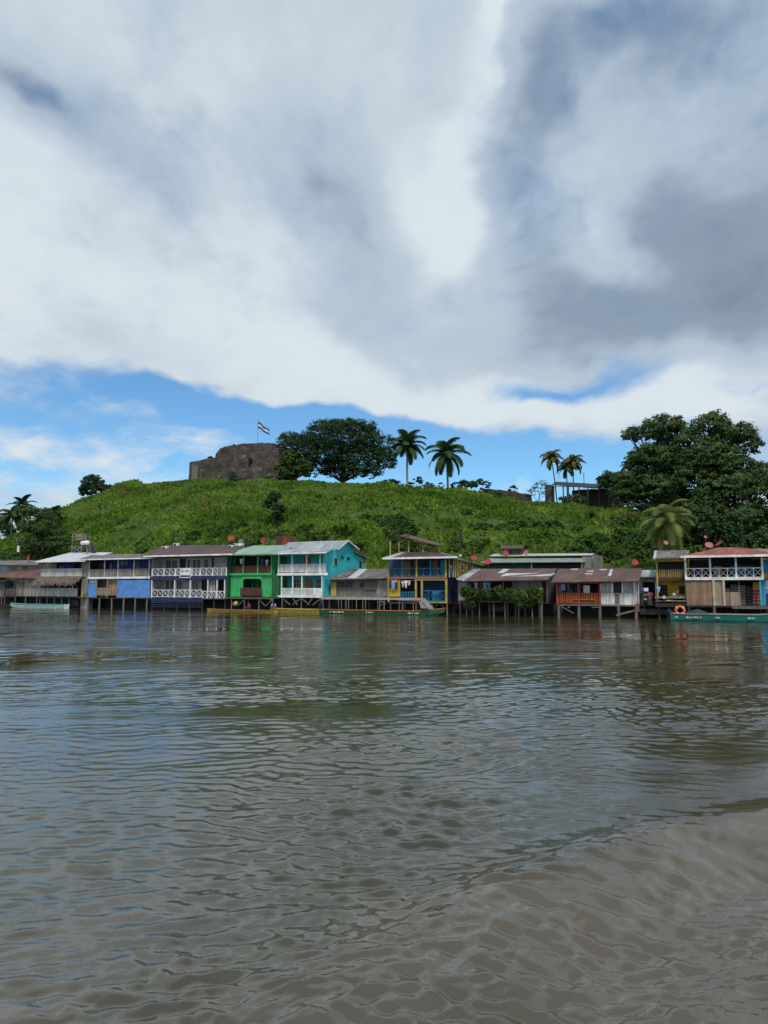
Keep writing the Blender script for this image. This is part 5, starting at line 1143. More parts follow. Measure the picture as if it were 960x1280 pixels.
# ============================================================ boats
def boat(name, label, px0, px1, py_top, py_w, beam, hullm, gunm, d, bow=1, rise=.35, group=None, stripe=None, flat=False, inner=None, cat='boat', seats=5):
    """long river boat from px0 to px1, bow at the right when bow=1; py_top gunwale row, py_w waterline row"""
    s0, s1 = sx(px0, d, py_w), sx(px1, d, py_w); sc = (s0 + s1) / 2; L = s1 - s0; H = zpy(py_top, sc, d); root = empty(name, sc, d, 0, label, cat, group)
    n = 26; prof = []; V = []; F = []
    for i in range(n + 1):
        u = i / n; q = u if bow > 0 else 1 - u                     # q: 0 stern, 1 bow
        w_ = beam / 2 * (min(1, .72 + q * 1.2) if q < .6 else max(.03, 1 - ((q - .6) / .4) ** 2.2 * (.97 if not flat else .35)))
        sh = H + rise * max(0, (q - .68) / .32) ** 2 + .05 * max(0, (.15 - q) / .15)
        kb = -.25 + (H + rise - .12) * max(0, (q - .86) / .14) ** 1.6 * (1 if not flat else .4)
        x = -L / 2 + L * u
        ring = [(x, -w_, sh), (x, -w_ * .86, kb + (sh - kb) * .35), (x, -w_ * .45, kb), (x, w_ * .45, kb), (x, w_ * .86, kb + (sh - kb) * .35), (x, w_, sh),
                (x, w_ * .92, sh), (x, w_ * .78, kb + .12 + (sh - kb) * .3), (x, w_ * .4, kb + .10), (x, -w_ * .4, kb + .10), (x, -w_ * .78, kb + .12 + (sh - kb) * .3), (x, -w_ * .92, sh)]
        V += ring; prof.append((x, w_, sh))
    m = 12
    for i in range(n):
        for k in range(m): F.append((i * m + k, (i + 1) * m + k, (i + 1) * m + (k + 1) % m, i * m + (k + 1) % m))
    for e in (0, n): 
        for k in range(5): F.append((e * m + k, e * m + k + 1, e * m + 10 - k, e * m + 11 - k))
    me = bpy.data.meshes.new('hull'); me.from_pydata(V, [], F); me.materials.append(hullm); me.update(); link('hull', me, root)
    for sg in (-1, 1):
        MB().tube([(x, sg * w_ * 1.0, z + .02) for x, w_, z in prof], .045, 6).build('gunwale', gunm, root)
    for k in range(seats):
        u = .16 + .6 * k / max(1, seats - 1); q = u if bow > 0 else 1 - u; x = -L / 2 + L * q; MB().box(x - .14, x + .14, -beam * .38, beam * .38, H - .16, H - .11).build('seat', inner or GREYW, root)
    if stripe:
        b = MB()
        for i in range(2, n - 2):
            (xa, wa_, za), (xb, wb, zb_) = prof[i], prof[i + 1]; b.add([(xa, -wa_ - .012, za - .10), (xb, -wb - .012, zb_ - .10), (xb, -wb - .012, zb_ - .03), (xa, -wa_ - .012, za - .03)], [(0, 1, 2, 3)])
        b.build('stripe', stripe, root)
    return root, sc, H, L
def marks(root, sc, H, d, beam, spans, m, hh=.13, col=None):
    """worn white lettering on the hull side, too small to read in the photograph"""
    rr = random.Random(4)
    for a, c in spans:
        x = sx(a, d) - sc; xe = sx(c, d) - sc; b = MB(); y = -beam / 2 - .03; zc = H * .52
        while x < xe:
            w_ = rr.uniform(.07, .13); k = rr.randint(0, 3)
            b.box(x, x + .03, y - .012, y + .06, zc - hh / 2, zc + hh / 2)
            if k != 1: b.box(x + .032, x + w_, y - .012, y + .06, zc + hh / 2 - .035, zc + hh / 2)
            if k != 0: b.box(x + .032, x + w_, y - .012, y + .06, zc - hh / 2, zc - hh / 2 + .035)
            if k == 2: b.box(x + w_ + .002, x + w_ + .03, y - .012, y + .06, zc - hh / 2, zc + hh / 2)
            x += w_ + .07 + (.12 if rr.random() < .15 else 0)
        b.build('lettering', m, root)
BOATG = paint('green_boat_paint', (.010, .10, .045), dirt=(.03, .07, .045), damt=.5, scale=2); BOATY = paint('yellow_boat_paint', (.36, .22, .02), dirt=(.25, .17, .03), damt=.5, scale=2)
BOATT = paint('teal_boat_paint', (.006, .16, .13), dirt=(.02, .10, .09), damt=.4, scale=2); BOATW = paint('pale_boat_paint', (.42, .48, .44), dirt=(.22, .26, .24), damt=.5, scale=2); ORP = paint('orange_stripe', (.45, .14, .02)); GUNW = paint('grey_gunwale', (.22, .22, .21)); BOATD = paint('dark_canoe_wood', (.02, .018, .018))
boat('canoe', 'dark dugout canoe at the left edge beside the pale boat', -14, 13, 756, 758, .9, BOATD, BOATD, -1.0, bow=1, rise=.2, seats=2)
boat('river_boat', 'pale green and white open boat moored below the thatch awning', 13, 83, 755.6, 760.5, 1.5, BOATW, TEAL, -1.6, bow=-1, rise=.15)
boat('canoe', 'yellow canoe with upswept ends moored below the green house', 259, 345, 762.7, 764.6, 1.1, BOATY, paint('brown_gunwale', (.25, .12, .04)), -2.6, bow=-1, rise=.12)
boat('river_boat', 'olive yellow boat moored below the turquoise house', 338, 404, 761.6, 763.4, 1.3, paint('olive_yellow_boat_paint', (.30, .25, .03), dirt=(.16, .13, .03), damt=.5, scale=2), YELW, -1.5, bow=-1, rise=.15, group=None)
r, sc, H, L = boat('passenger_boat', 'long green passenger boat with a flat white canopy and slanted windscreen', 402, 556, 763.2, 767, 1.7, BOATG, ORP, -2.6, bow=1, rise=.32, seats=9)
marks(r, sc, H, -2.6, 1.7, ((417, 434), (462, 472), (514, 519), (522.5, 527)), WHITE)
px_ = lambda q: sx(q, -2.6) - sc; zb = lambda q: zpy(q, sc, -2.6)
MB().box(px_(406), px_(528), -.8, .8, zb(749.6), zb(747.2)).build('canopy', paint('dull_white_canopy', (.36, .36, .35), dirt=(.2, .2, .19), damt=.5), r)
for q in (408, 427.5, 436.5, 449.5, 457.5, 476, 484, 502.5, 520):
    for yy in (-.72, .72): MB().bar((px_(q), yy, H - .1), (px_(q), yy, zb(749.6)), .05).build('canopy_post', GREYL, r)
MB().bar((px_(476), -.7, zb(752.6)), (px_(485), -.7, zb(751.6)), .05).build('hand_rail', GREYL, r); MB().bar((px_(476), -.7, zb(758.5)), (px_(485), -.7, zb(753)), .05).build('hand_rail', GREYL, r)
MB().slab((px_(528), -.75, zb(747.6)), (px_(539), -.7, zb(760)), (px_(539), .7, zb(760)), (px_(528), .75, zb(747.6)), .05).build('windscreen', paint('milky_windscreen', (.30, .31, .32), rough=.3), r)
MB().prism([(px_(527), zb(748.6)), (px_(537.5), zb(759.5)), (px_(529.5), zb(759.5))], -.78, -.74).build('side_curtain', paint('milky_side_curtain', (.27, .28, .29), rough=.4), r)
MB().tube([(px_(520.5), -.72, zb(751)), (px_(527), -.72, zb(751))], .16, 8).build('rolled_tarp', paint('red_tarp', (.30, .03, .04)), r)
MB().tube([(px_(401), 0, zb(764)), (px_(401), 0, zb(757)), (px_(403), 0, zb(755.5))], [.12, .26, .22], 10).build('outboard_motor', paint('dark_blue_motor', (.01, .02, .05), rough=.3), r)
r, sc, H, L = boat('river_boat', 'long teal boat with white lettering moored in front of the red roofed bar', 839, 985, 768.2, 775, 1.6, BOATT, GUNW, -3.2, bow=1, rise=.2, flat=True, seats=7)
marks(r, sc, H, -3.2, 1.6, ((843.5, 848), (857, 874), (893, 899), (933, 944)), WHITE, .12)
MB().tube([(sx(836, -3.2) - sc, 0, -.2), (sx(836, -3.2) - sc, 0, zpy(765.5, sc, -3.2)), (sx(838, -3.2) - sc, 0, zpy(764, sc, -3.2))], [.12, .3, .24], 10).build('outboard_motor', paint('dark_motor', (.012, .014, .03), rough=.3), r)
# life ring propped on the boat
s_ = sx(849, -3.2); rz = zpy(763.2, s_, -3.2); r = empty('life_ring', s_, -3.2, rz - .42, 'bright orange life ring propped up at the stern of the teal boat', 'life ring')
b = MB(); pts = [(.36 * math.cos(2 * math.pi * k / 24), -.1, .42 + .36 * math.sin(2 * math.pi * k / 24)) for k in range(25)]; b.tube(pts, .12, 8, False); b.build('ring', paint('life_ring_orange', (.85, .12, .02)), r, smooth=True)
for k in range(4):
    a = math.pi / 4 + k * math.pi / 2; MB().tube([(.36 * math.cos(a - .1), -.1, .42 + .36 * math.sin(a - .1)), (.36 * math.cos(a + .1), -.1, .42 + .36 * math.sin(a + .1))], .128, 8).build('band', WHITE, r)
s_ = sx(869, -3.2); b = MB(); rz = zpy(767, s_, -3.2)
for i in range(2): b.prism([(-1.1, 0), (1.1, 0), (.75, .18), (.1, .42), (-.5, .28)], -.5, .5); break
r = empty('tarpaulin_heap', s_, -3.2, rz - .02, 'dark grey tarpaulin heap lying on the teal boat right of the life ring', 'tarpaulin'); b.build('sheet', paint('dark_tarp', (.05, .06, .06), var=.4), r)
# ============================================================ dishes, tanks, poles
REDD = paint('faded_red_dish', (.34, .025, .028), dirt=(.2, .04, .04), damt=.5, scale=3); PNKD = paint('pinkish_dish', (.42, .14, .13), dirt=(.3, .1, .1), damt=.5); MASTM = paint('rusty_mast', (.10, .06, .05))
def dish_meshes():
    V = []; F = []; nr, na = 5, 16
    for sh in (0, -.03):
        for i in range(nr + 1):
            r_ = .5 * i / nr
            for k in range(na): a = 2 * math.pi * k / na; V.append((r_ * math.cos(a), r_ * r_ * .55 * 1.0 - (0 if sh == 0 else .03), r_ * math.sin(a)))
    for o in (0, (nr + 1) * na):
        for i in range(nr):
            for k in range(na): F.append((o + i * na + k, o + i * na + (k + 1) % na, o + (i + 1) * na + (k + 1) % na, o + (i + 1) * na + k))
    me = bpy.data.meshes.new('dish'); me.from_pydata([(x, -y, z) for x, y, z in V], [], F); me.materials.append(REDD); me.update(); return me
DM = dish_meshes(); DMP = DM.copy(); DMP.materials[0] = PNKD
am = MB().bar((0, .05, 0), (0, -.45, -.25), .03).bar((0, -.45, -.25), (0, -.5, -.12), .06).build('feed_arm', MASTM); am.hide_render = False
ARM = am.data; bpy.data.objects.remove(am)
def dish(px, py, d, dia_px, zbase_row, lab, yaw=0, tilt=30, pink=False):
    s = sx(px, d, py); k = ppm(s, d); D_ = .88 * dia_px / k; z = zpy(py, s, d); zb_ = zpy(zbase_row, s, d)
    r = empty('satellite_dish', s, d, zb_, lab, 'satellite dish', 'red satellite dishes')
    M = Matrix.Rotation(R(yaw), 4, 'Z') @ Matrix.Rotation(R(-tilt), 4, 'X')
    o = link('reflector', DMP if pink else DM, r); o.matrix_local = Matrix.Translation((0, 0, z - zb_)) @ M @ Matrix.Scale(D_, 4)
    o = link('feed_arm', ARM, r); o.matrix_local = Matrix.Translation((0, 0, z - zb_)) @ M @ Matrix.Scale(D_, 4)
    MB().tube([(0, .08, -.2), (0, .08, z - zb_ - .02)], .04, 6).build('mast', MASTM, r)
dish(36, 697, 5, 7, 703, 'dull red dish behind the grey roof at the far left', 0, 5)
dish(289, 673.5, 6.5, 10, 683, 'bright red dish beside the white tank above the maroon roof', 25, 35)
dish(330, 675.5, 6.2, 9.5, 683, 'pinkish red dish on the pale green roof left of the rusty container', -8, 20)
dish(592, 697.5, 12, 9, 708, 'red dish right of the yellow house and its utility pole', 30, 30)
dish(609.5, 702.5, 9, 10, 712, 'red dish standing in front of the pale green roof corner', 15, 30)
dish(632, 691.5, 12.3, 8.5, 699, 'red dish in front of the dark dormer of the long green house', 20, 30)
dish(658, 690.5, 12.6, 8, 697, 'dull orange red dish right of the dark dormer', -25, 30, True)
dish(793.5, 703.5, 5.5, 10, 714, 'red dish behind the right end of the rusty roof of the orange and white house', 20, 30)
dish(832, 678.5, 8.5, 7, 690, 'small pink dish in front of the yellowing coconut palm trunk', 35, 25, True)
dish(886, 682, 4.6, 11, 688, 'left and larger of the two big dishes on the red bar roof', 20, 40, True)
dish(899.5, 679.8, 5.0, 10, 687, 'bright red dish nearest the ridge of the red bar roof', -55, 45)
dish(881.5, 671, 9, 4.5, 690, 'tiny pink dish high behind the red bar roof', 30, 20, True)
def ac(px, py, d, w_px, h_px, lab):
    s = sx(px, d, py); k = ppm(s, d); w_, h_ = w_px / k, h_px / k; z = zpy(py + h_px / 2, s, d); r = empty('air_conditioner', s, d, z, lab, 'air conditioner', 'outdoor units on the maroon roof')
    MB().box(-w_ / 2, w_ / 2, -.2, .25, 0, h_).build('casing', WHITE, r); b = MB(); b.tube([(-w_ * .12, -.215, h_ / 2), (-w_ * .12, -.203, h_ / 2)], h_ * .38, 14); b.build('fan_grille', VOID, r)
    for q in (-1, 1): MB().box(q * w_ * .35 - .04, q * w_ * .35 + .04, -.18, .2, -.35, -.002).build('foot', GREYL, r)
ac(206.5, 685.5, 3.6, 7.5, 5.5, 'leftmost white outdoor unit on the left end of the maroon roof'); ac(220.5, 681.5, 5.6, 7, 5, 'white outdoor unit beside the crossed antenna mast'); ac(289, 683.5, 4.2, 5, 4.4, 'small outdoor unit left of the white tank on the maroon roof'); ac(294, 681.5, 5.2, 3.6, 4.2, 'narrow outdoor unit touching the white tank')
s, d = sx(301, 5.6, 680), 5.6; k = ppm(s, d); z = zpy(685, s, d); r = empty('water_tank', s, d, z, 'white tank with a grey cone cap on the right end of the maroon roof', 'water tank')
MB().tube([(0, 0, -.5), (0, 0, 5.5 / k)], 4.6 / k, 14).build('body', WHITE, r, smooth=False); MB().tube([(0, 0, 5.5 / k + .01), (0, 0, 11 / k)], [4.0 / k, .25], 14).build('cap', RGREY, r)
s, d = sx(344.5, 9, 675), 9; k = ppm(s, d); z = zpy(683, s, d); r = empty('rusty_container', s, d, z, 'rust red corrugated container behind the pale green roof', 'container')
RUSTC = paint('red_rust_sheet', (.15, .035, .022), dirt=(.07, .02, .015), damt=.7, streak=True, lines=2)
MB().box(0, 11.5 / k, 0, 2.2, 0, 13.2 / k).build('body', RUSTC, r); MB().box(11.7 / k, 17.5 / k, -.1, 2.0, 0, 12.4 / k).build('door', paint('orange_rust_sheet', (.24, .06, .03), dirt=(.12, .03, .02), damt=.5, streak=True), r); MB().box(-.05, 17.8 / k, 0, 2.1, -4, -.003).build('base', DBLUE, r)
s, d = sx(330, 5.3, 683), 5.4
MB_b = MB(); a, c = sx(333, 5.1), sx(366, 5.1); zt = zpy(680.3, (a + c) / 2, 5.1); zb_ = zpy(683.2, (a + c) / 2, 5.1)
r = empty('blue_sheet_roof', a, 5.1, zb_, 'bright blue roof strip between the pale green roof and the rusty container', 'roof'); MB().slab((0, 0, 0), (c - a, 0, 0), (c - a + .4, 1.6, zt - zb_), (-.2, 1.6, zt - zb_), .06).build('sheet', roofmat('blue_sheet_roof', (.06, .16, .48), (.05, .1, .3), .3), r)
# water tower scaffold
s, d = sx(89.5, 4.6, 690), 4.6; k = ppm(s, d); zz0 = zpy(691.5, s, d); r = empty('water_tower', s, d, zz0, 'scaffold tower on the white roof carrying a box tank', 'water tower')
w_ = 17 / k; h1 = 16.5 / k; h2 = 24.5 / k
for x, y in ((0, 0), (w_, 0), (0, 1.6), (w_, 1.6)): MB().bar((x, y, -.4), (x + (.08 if x == 0 else -.05), y, h2), .08).build('scaffold_leg', GREYL, r)
b = MB()
for y in (0, 1.6):
    for z in (h1 * .5, h1, h1 + .55, h2 - .1): b.bar((0, y, z), (w_, y, z), .06)
    b.bar((0, y, 0), (w_, y, h1 * .5), .05); b.bar((w_, y, 0), (0, y, h1 * .5), .05)
for x in (0, w_):
    for z in (h1 * .5, h1, h2 - .1): b.bar((x, 0, z), (x, 1.6, z), .06)
b.build('crossbars', GREYL, r); MB().box(-.1, w_ + .1, -.1, 1.7, h1 - .06, h1 - .01).build('platform', GREYW, r)
MB().box(w_ * .22, w_ * .66, .3, 1.3, h1, h2 - .15).build('tank', PALEW, r)
q = MB()
for i in range(26): x, y, z = random.uniform(.1, w_ * .9), random.uniform(.1, 1.4), random.uniform(0, h1 * .8); q.tube([(x, y, z), (x + random.uniform(-.3, .3), y, z + random.uniform(.1, .4))], random.uniform(.06, .16), 6)
q.build('stored_junk', paint('grey_green_junk', (.07, .08, .075), var=.5), r)
s, d = sx(106, 3.8, 690), 3.8; k = ppm(s, d); zz0 = zpy(694, s, d); r = empty('drum_tank', s, d, zz0, 'white drum tank lying on a slanting pipe right of the scaffold tower', 'water tank')
zt = zpy(678.5, s, d) - zz0; MB().tube([(-6.2 / k, 0, zt), (-5.8 / k, 0, zt), (5.8 / k, 0, zt), (6.3 / k, 0, zt)], [1.7 / k, 2.5 / k, 2.5 / k, 1.8 / k], 14).build('drum', WHITE, r, smooth=True)
MB().bar((4.5 / k, .1, -.1), (.5 / k, .1, zt), .10).build('support_pipe', GREYL, r); MB().bar((-1 / k, .4, zt + 2 / k), (-5 / k, .4, zt + 10 / k), .10).build('support_pipe', GREYL, r); MB().prism([(2 / k, 0), (13 / k, -.1), (4 / k, zt)], .9, 1.0).build('tarp', paint('dark_blue_tarp', (.02, .03, .05)), r)
# utility poles
def pole(px, pyb, pyt, d, lab, arms, transformer=False, rad=.13, m=None, cat='utility pole', name='utility_pole'):
    s = sx(px, d, pyt); k = ppm(s, d); zb_ = min(hgt(s, d), zpy(pyb, s, d)); zt = zpy(pyt, s, d); r = empty(name, s, d, zb_, lab, cat); H = zt - zb_
    MB().tube([(0, 0, -.4), (0, 0, H)], [rad, rad * .75], 8).build('pole', m or STILTD, r)
    for row, hw in arms: z = zpy(row, s, d) - zb_; MB().bar((-hw / k, -.12, z), (hw / k, -.12, z), .12).build('crossarm', m or STILTD, r)
    for row, hw in arms:
        z = zpy(row, s, d) - zb_
        for q in (-.9, .9): MB().tube([(q * hw / k, -.12, z + .06), (q * hw / k, -.12, z + .28)], .05, 6).build('insulator', GREYL, r)
    if transformer: z = zpy(690, s, d) - zb_; MB().tube([(-.32, -.1, z), (-.32, -.1, z + 1.1)], .25, 10).build('transformer', WHITE, r)
pole(26, 705, 673, 13, 'utility pole with a pale transformer near the left edge', ((677.5, 8),), True)
pole(217.5, 684, 665.5, 6.6, 'thin crossed mast on the maroon roof of the guest house', ((669, 7.5),), rad=.07, cat='mast', name='antenna_mast')
pole(575.5, 697, 664, 14.5, 'dark utility pole with two crossarms right of the yellow house', ((667, 5), (671, 4)))
pole(925.5, 690, 612, 26, 'tall thin pole rising in front of the big trees at the right', ((628.5, 5),), rad=.06)
s = sx(575.3, 5, 696); r = empty('lamp', s, 5, zpy(699, s, 5), 'small white globe lamp on the roof corner of the yellow house', 'lamp'); MB().tube([(0, 0, 0), (0, 0, .3)], .03, 6).build('stem', GREYL, r)
MB().tube([(0, 0, .28), (0, 0, .34), (0, 0, .42), (0, 0, .50), (0, 0, .56)], [.05, .13, .16, .13, .04], 10).build('globe', WHITE, r, smooth=True)
# ============================================================ laundry
def cloth(px, py0, py1, wpx, d, col, lab, kind='shirt', name=None, group='clothes hung out to dry', sh='shirt'):
    s = sx(px, d, py0); k = ppm(s, d); w_, h_ = wpx / k, (py1 - py0) / k; z = zpy(py0, s, d); rr = random.Random(int(px * 13))
    out = {'shirt': [(-.32, 0), (-.12, -.02), (.12, -.02), (.32, 0), (.5, -.22), (.40, -.34), (.3, -.25), (.29, -1), (-.29, -1), (-.3, -.25), (-.40, -.34), (-.5, -.22)],
           'trousers': [(-.42, 0), (.42, 0), (.45, -1), (.08, -1), (0, -.38), (-.08, -1), (-.45, -1)], 'towel': [(-.5, 0), (0, -.03), (.5, 0), (.48, -.96), (.1, -1), (-.46, -.97)]}[sh]
    b = MB(); b.prism([(x * w_, z_ * h_) for x, z_ in out], 0, .05)
    b.v = [(x, y + .06 * math.sin(x * 9 + z_ * 4), z_) for x, y, z_ in b.v]
    o = b.build(name or kind, paint('cloth_%s' % '_'.join('%d' % int(c * 100) for c in col), col, var=.1, rough=.9)); o.location = W(s, d, z); o.rotation_euler = (0, 0, -SA + rr.uniform(-.15, .15)); tag(o, lab, kind, group)
BLUJ = (.10, .17, .36); WHT = (.62, .62, .66); LIL = (.42, .38, .55); NVY = (.02, .03, .09); RD = (.45, .04, .05); LTB = (.22, .42, .62)
cloth(487.5, 725.5, 735, 4.5, -.35, NVY, 'navy shirt hung leftmost on the line of the yellow house', 'shirt')
cloth(491.5, 725.5, 737, 4.6, -.35, (.22, .33, .55), 'light blue jeans hung in front of the yellow wall', 'trousers', sh='trousers')
cloth(495.3, 725.5, 736, 3.6, -.35, NVY, 'dark trousers hung right of the light blue jeans', 'trousers', sh='trousers')
cloth(494.5, 725.2, 728, 2.8, -.42, (.6, .25, .15), 'small orange cloth over the dark trousers', 'cloth', sh='towel')
cloth(503.5, 726, 734, 4.6, -.35, (.42, .40, .42), 'greyish shirt hung left in the opening of the yellow house', 'shirt')
cloth(507.3, 725.5, 734.8, 4.4, -.4, WHT, 'bright white shirt hung in the opening of the yellow house', 'shirt')
cloth(511.3, 725.5, 731.5, 3.2, -.35, LIL, 'lilac cloth hung rightmost in the opening of the yellow house', 'cloth', sh='towel')
for a, c, lab in ((486, 498, 'sagging clothes line in front of the yellow wall panel'), (500.5, 519, 'sagging clothes line across the dark lower opening of the yellow house')):
    x0, x1 = sx(a, -.33), sx(c, -.33); z = zpy(725.3, x0, -.33); o = MB().tube([(x0, -.33, z), ((x0 + x1) / 2, -.33, z - .05), (x1, -.33, z)], .015, 5).build('clothes_line', GREYL, None, (x0, -.33, z)); o.location = W(x0, -.33, z); o.rotation_euler = (0, 0, -SA); tag(o, lab, 'clothes line')
cloth(301.5, 698.5, 705, 5, .35, WHT, 'white shirt hanging in the upper balcony of the green house', 'shirt')
cloth(327.5, 698.0, 707, 5.4, .35, (.03, .05, .26), 'dark blue shirt hanging right in the balcony of the green house', 'shirt')
cloth(333.5, 699.5, 708, 4.4, .35, (.45, .46, .50), 'pale grey shirt hanging rightmost in the balcony of the green house', 'shirt')
cloth(291.5, 699, 704.5, 4.2, .9, (.10, .35, .30), 'pale green towel hanging leftmost in the balcony of the green house', 'towel', sh='towel')
cloth(518.5, 700, 719, 4, 1.4, (.10, .09, .08), 'dark coat hanging in the upper balcony of the yellow house', 'coat')
cloth(563.2, 706, 716, 3.6, .5, LIL, 'lilac shirt hanging at the side porch of the yellow house', 'shirt')
for i, (px, c_, sh, lab) in enumerate(((589.5, (.03, .02, .06), 'towel', 'dark purple cloth hung leftmost under the patched rusty roof'), (595, (.40, .42, .45), 'shirt', 'grey white shirt hung under the patched rusty roof'), (601, (.05, .06, .05), 'trousers', 'black trousers hung under the patched rusty roof'), (606, LTB, 'shirt', 'light blue shirt left of the other blue one under the rusty roof'), (611, (.12, .30, .52), 'shirt', 'darker blue shirt hung rightmost under the rusty roof'))):
    cloth(px, 727.5, 738 + (i % 2), 5.2, -.1, c_, lab, 'towel' if sh == 'towel' else sh, sh=sh)
cloth(823, 733, 740, 5, .2, (.22, .33, .62), 'blue shirt hung on the pale post left of the small yellow house', 'shirt'); cloth(803, 734.5, 738.5, 5, .6, (.03, .07, .28), 'dark blue cloth hung left in the gap beside the white panelled house', 'cloth', sh='towel')
cloth(807.5, 734.8, 739, 5.4, .5, WHT, 'white cloth hung in the gap beside the white panelled house', 'cloth', sh='towel'); cloth(830, 744.5, 748.5, 3.6, -.2, (.40, .38, .38), 'pale rag over the landing rail in front of the yellow doorway', 'cloth', sh='towel')
cloth(704, 730, 738, 5, .2, (.30, .34, .40), 'pale patterned cloth in the window above the orange rail', 'cloth', sh='towel'); cloth(710.5, 730, 739, 4.6, .2, (.08, .11, .18), 'dark blue shirt in the window above the orange rail', 'shirt')
# ============================================================ crates, clutter
def crate(px, py0, py1, wpx, d, m, lab, cat='crate', group=None, name='drinks_crate'):
    s = sx(px, d, py1); k = ppm(s, d); w_, h_ = wpx / k, (py1 - py0) / k; z = zpy(py1, s, d); r = empty(name, s, d, z, lab, cat, group)
    b = MB(); b.box(-w_ / 2, w_ / 2, 0, .4, .0, h_ * .86); b.build('body', m, r)
    b = MB(); b.box(-w_ / 2 - .01, w_ / 2 + .01, -.012, .41, h_ * .865, h_ * .97); b.build('rim', paint('crate_rim', (.34, .30, .30)) if m is not CRD else paint('dark_crate_rim', (.10, .10, .11)), r)
    MB().box(-w_ * .18, w_ * .18, -.008, -.002, h_ * .45, h_ * .68).build('hand_hole', VOID, r)
CRP = paint('purple_grey_crate', (.13, .09, .11)); CRR = paint('red_crate', (.33, .035, .02)); CRY = paint('yellow_crate', (.45, .26, .02)); CRD = paint('black_crate', (.012, .015, .018)); CRM = paint('maroon_crate', (.14, .03, .05))
rank = ['lowest', 'second', 'third', 'fourth', 'fifth', 'sixth', 'seventh', 'eighth']
def stack(px, py0, py1, n, w_, d, mats, where, group):
    st = (py1 - py0) / n
    for i in range(n):
        m, cn = mats[i] if isinstance(mats, list) else mats
        nm = 'topmost' if i == n - 1 else (rank[i] + ('' if i == 0 else ' from below'))
        crate(px, py1 - st * (i + 1) + .05, py1 - st * i, w_, d, m, '%s %s crate, %s of the stack %s' % (cn, 'drinks', nm, where), group=group)
stack(916.5, 731, 757.3, 8, 6, .5, (CRP, 'purple grey'), 'behind the pale half door', 'purple grey crate stacks under the bar'); stack(922.6, 731.8, 757.3, 8, 5.8, .55, (CRP, 'purple grey'), 'just left of the thin pole', 'purple grey crate stacks under the bar')
stack(928.6, 731.5, 757.3, 8, 5.2, .5, (CRP, 'pinkish grey'), 'just right of the thin pole', 'purple grey crate stacks under the bar')
stack(934.6, 733, 757.3, 7, 5.4, .7, (CRD, 'black'), 'left of its black neighbour', 'black crate stacks under the bar'); stack(940, 734, 757.3, 7, 4.8, .7, (CRD, 'black'), 'beside the red and yellow one', 'black crate stacks under the bar')
stack(945.8, 728, 757.3, 7, 8, .45, [(CRM, 'maroon'), (CRM, 'maroon'), (CRR, 'red'), (CRR, 'red'), (CRR, 'red'), (CRY, 'yellow'), (CRY, 'yellow')], 'nearest the blue house', 'red and yellow crate stack')
crate(908.5, 735.4, 740, 6, .5, paint('pale_foam_box', (.40, .38, .32)), 'pale box standing on the tan half door shelf left of the crates', 'box', name='storage_box')
def lump(px, py, rpx, rpy, d, col, lab, name, cat, seed=0):
    s = sx(px, d, py); k = ppm(s, d); rx, rz = rpx / k, rpy / k; z = zpy(py + rpy, s, d); rr = random.Random(seed + int(px)); V = []; F = []; na, nb = 14, 8
    for j in range(nb + 1):
        ph = math.pi * j / nb
        for i in range(na):
            th = 2 * math.pi * i / na; f = 1 + .22 * math.sin(3 * th + seed) * math.sin(2 * ph + seed) + rr.uniform(-.06, .06)
            V.append((rx * f * math.sin(ph) * math.cos(th), rx * .8 * f * math.sin(ph) * math.sin(th), rz * (1 + math.cos(ph)) * (f * .3 + .7)))
    for j in range(nb):
        for i in range(na): F.append((j * na + i, (j + 1) * na + i, (j + 1) * na + (i + 1) % na, j * na + (i + 1) % na))
    me = bpy.data.meshes.new(name); me.from_pydata(V, [], F); me.materials.append(paint('lump_%s' % name, col, var=.3)); me.polygons.foreach_set('use_smooth', [True] * len(F)); me.update()
    o = link(name, me); o.location = W(s, d, z); o.rotation_euler = (0, 0, -SA); tag(o, lab, cat)
lump(294.5, 754.8, 3.6, 3.0, -1.9, (.36, .36, .06), 'yellow green bundle above the left half of the yellow canoe', 'tarp_bundle', 'bundle', 1)
lump(804.5, 745, 4.5, 4, 1.0, (.07, .12, .03), 'leafy green clump at the left of the cluttered gap', 'plant_clump', 'plant', 2); lump(809.5, 743.8, 4.5, 1.8, .8, (.22, .36, .40), 'pale blue plastic sheet in the cluttered gap', 'plastic_sheet', 'plastic sheet', 3)
lump(821.5, 749.5, 2.2, 1.7, .2, (.40, .05, .10), 'pinkish red bag on the landing left of the yellow house', 'red_bag', 'bag', 4); lump(807, 749.3, 2.6, 1.6, .7, (.32, .34, .38), 'pale grey bucket shaped bundle low in the cluttered gap', 'grey_bundle', 'bundle', 5)
lump(836, 751, 3.6, 1.1, 0, (.38, .36, .14), 'yellowish mat rolled on the landing of the small yellow house', 'rolled_mat', 'mat', 6); lump(842.5, 743.4, 2.4, 2.1, .3, (.46, .40, .38), 'pale pinkish bag on the counter in front of the yellow wall', 'pale_bag', 'bag', 7)
lump(847, 733 + 7, 1.2, 1.2, 1.0, (.5, .5, .55), 'small white object hanging in the window of the yellow house', 'white_ball', 'ornament', 8)
lump(711, 758.5, 1.8, 1.6, .4, (.5, .5, .5), 'white lump caught on the brace under the orange rail', 'white_bag', 'bag', 9)
s, d = sx(812.5, .6, 757), .6; k = ppm(s, d); z = zpy(756.5, s, d); r = empty('flower_pot', s, d, z, 'brown pot on a dark stand with pink flowers in the cluttered gap', 'flower pot')
MB().tube([(0, 0, 0), (0, 0, 6.5 / k)], [.30, .24], 10).build('stand', paint('dark_green_stand', (.015, .03, .012)), r); MB().tube([(0, 0, 6.6 / k), (0, 0, 11.5 / k)], [.16, .26], 12).build('pot', paint('terracotta', (.30, .10, .04)), r)
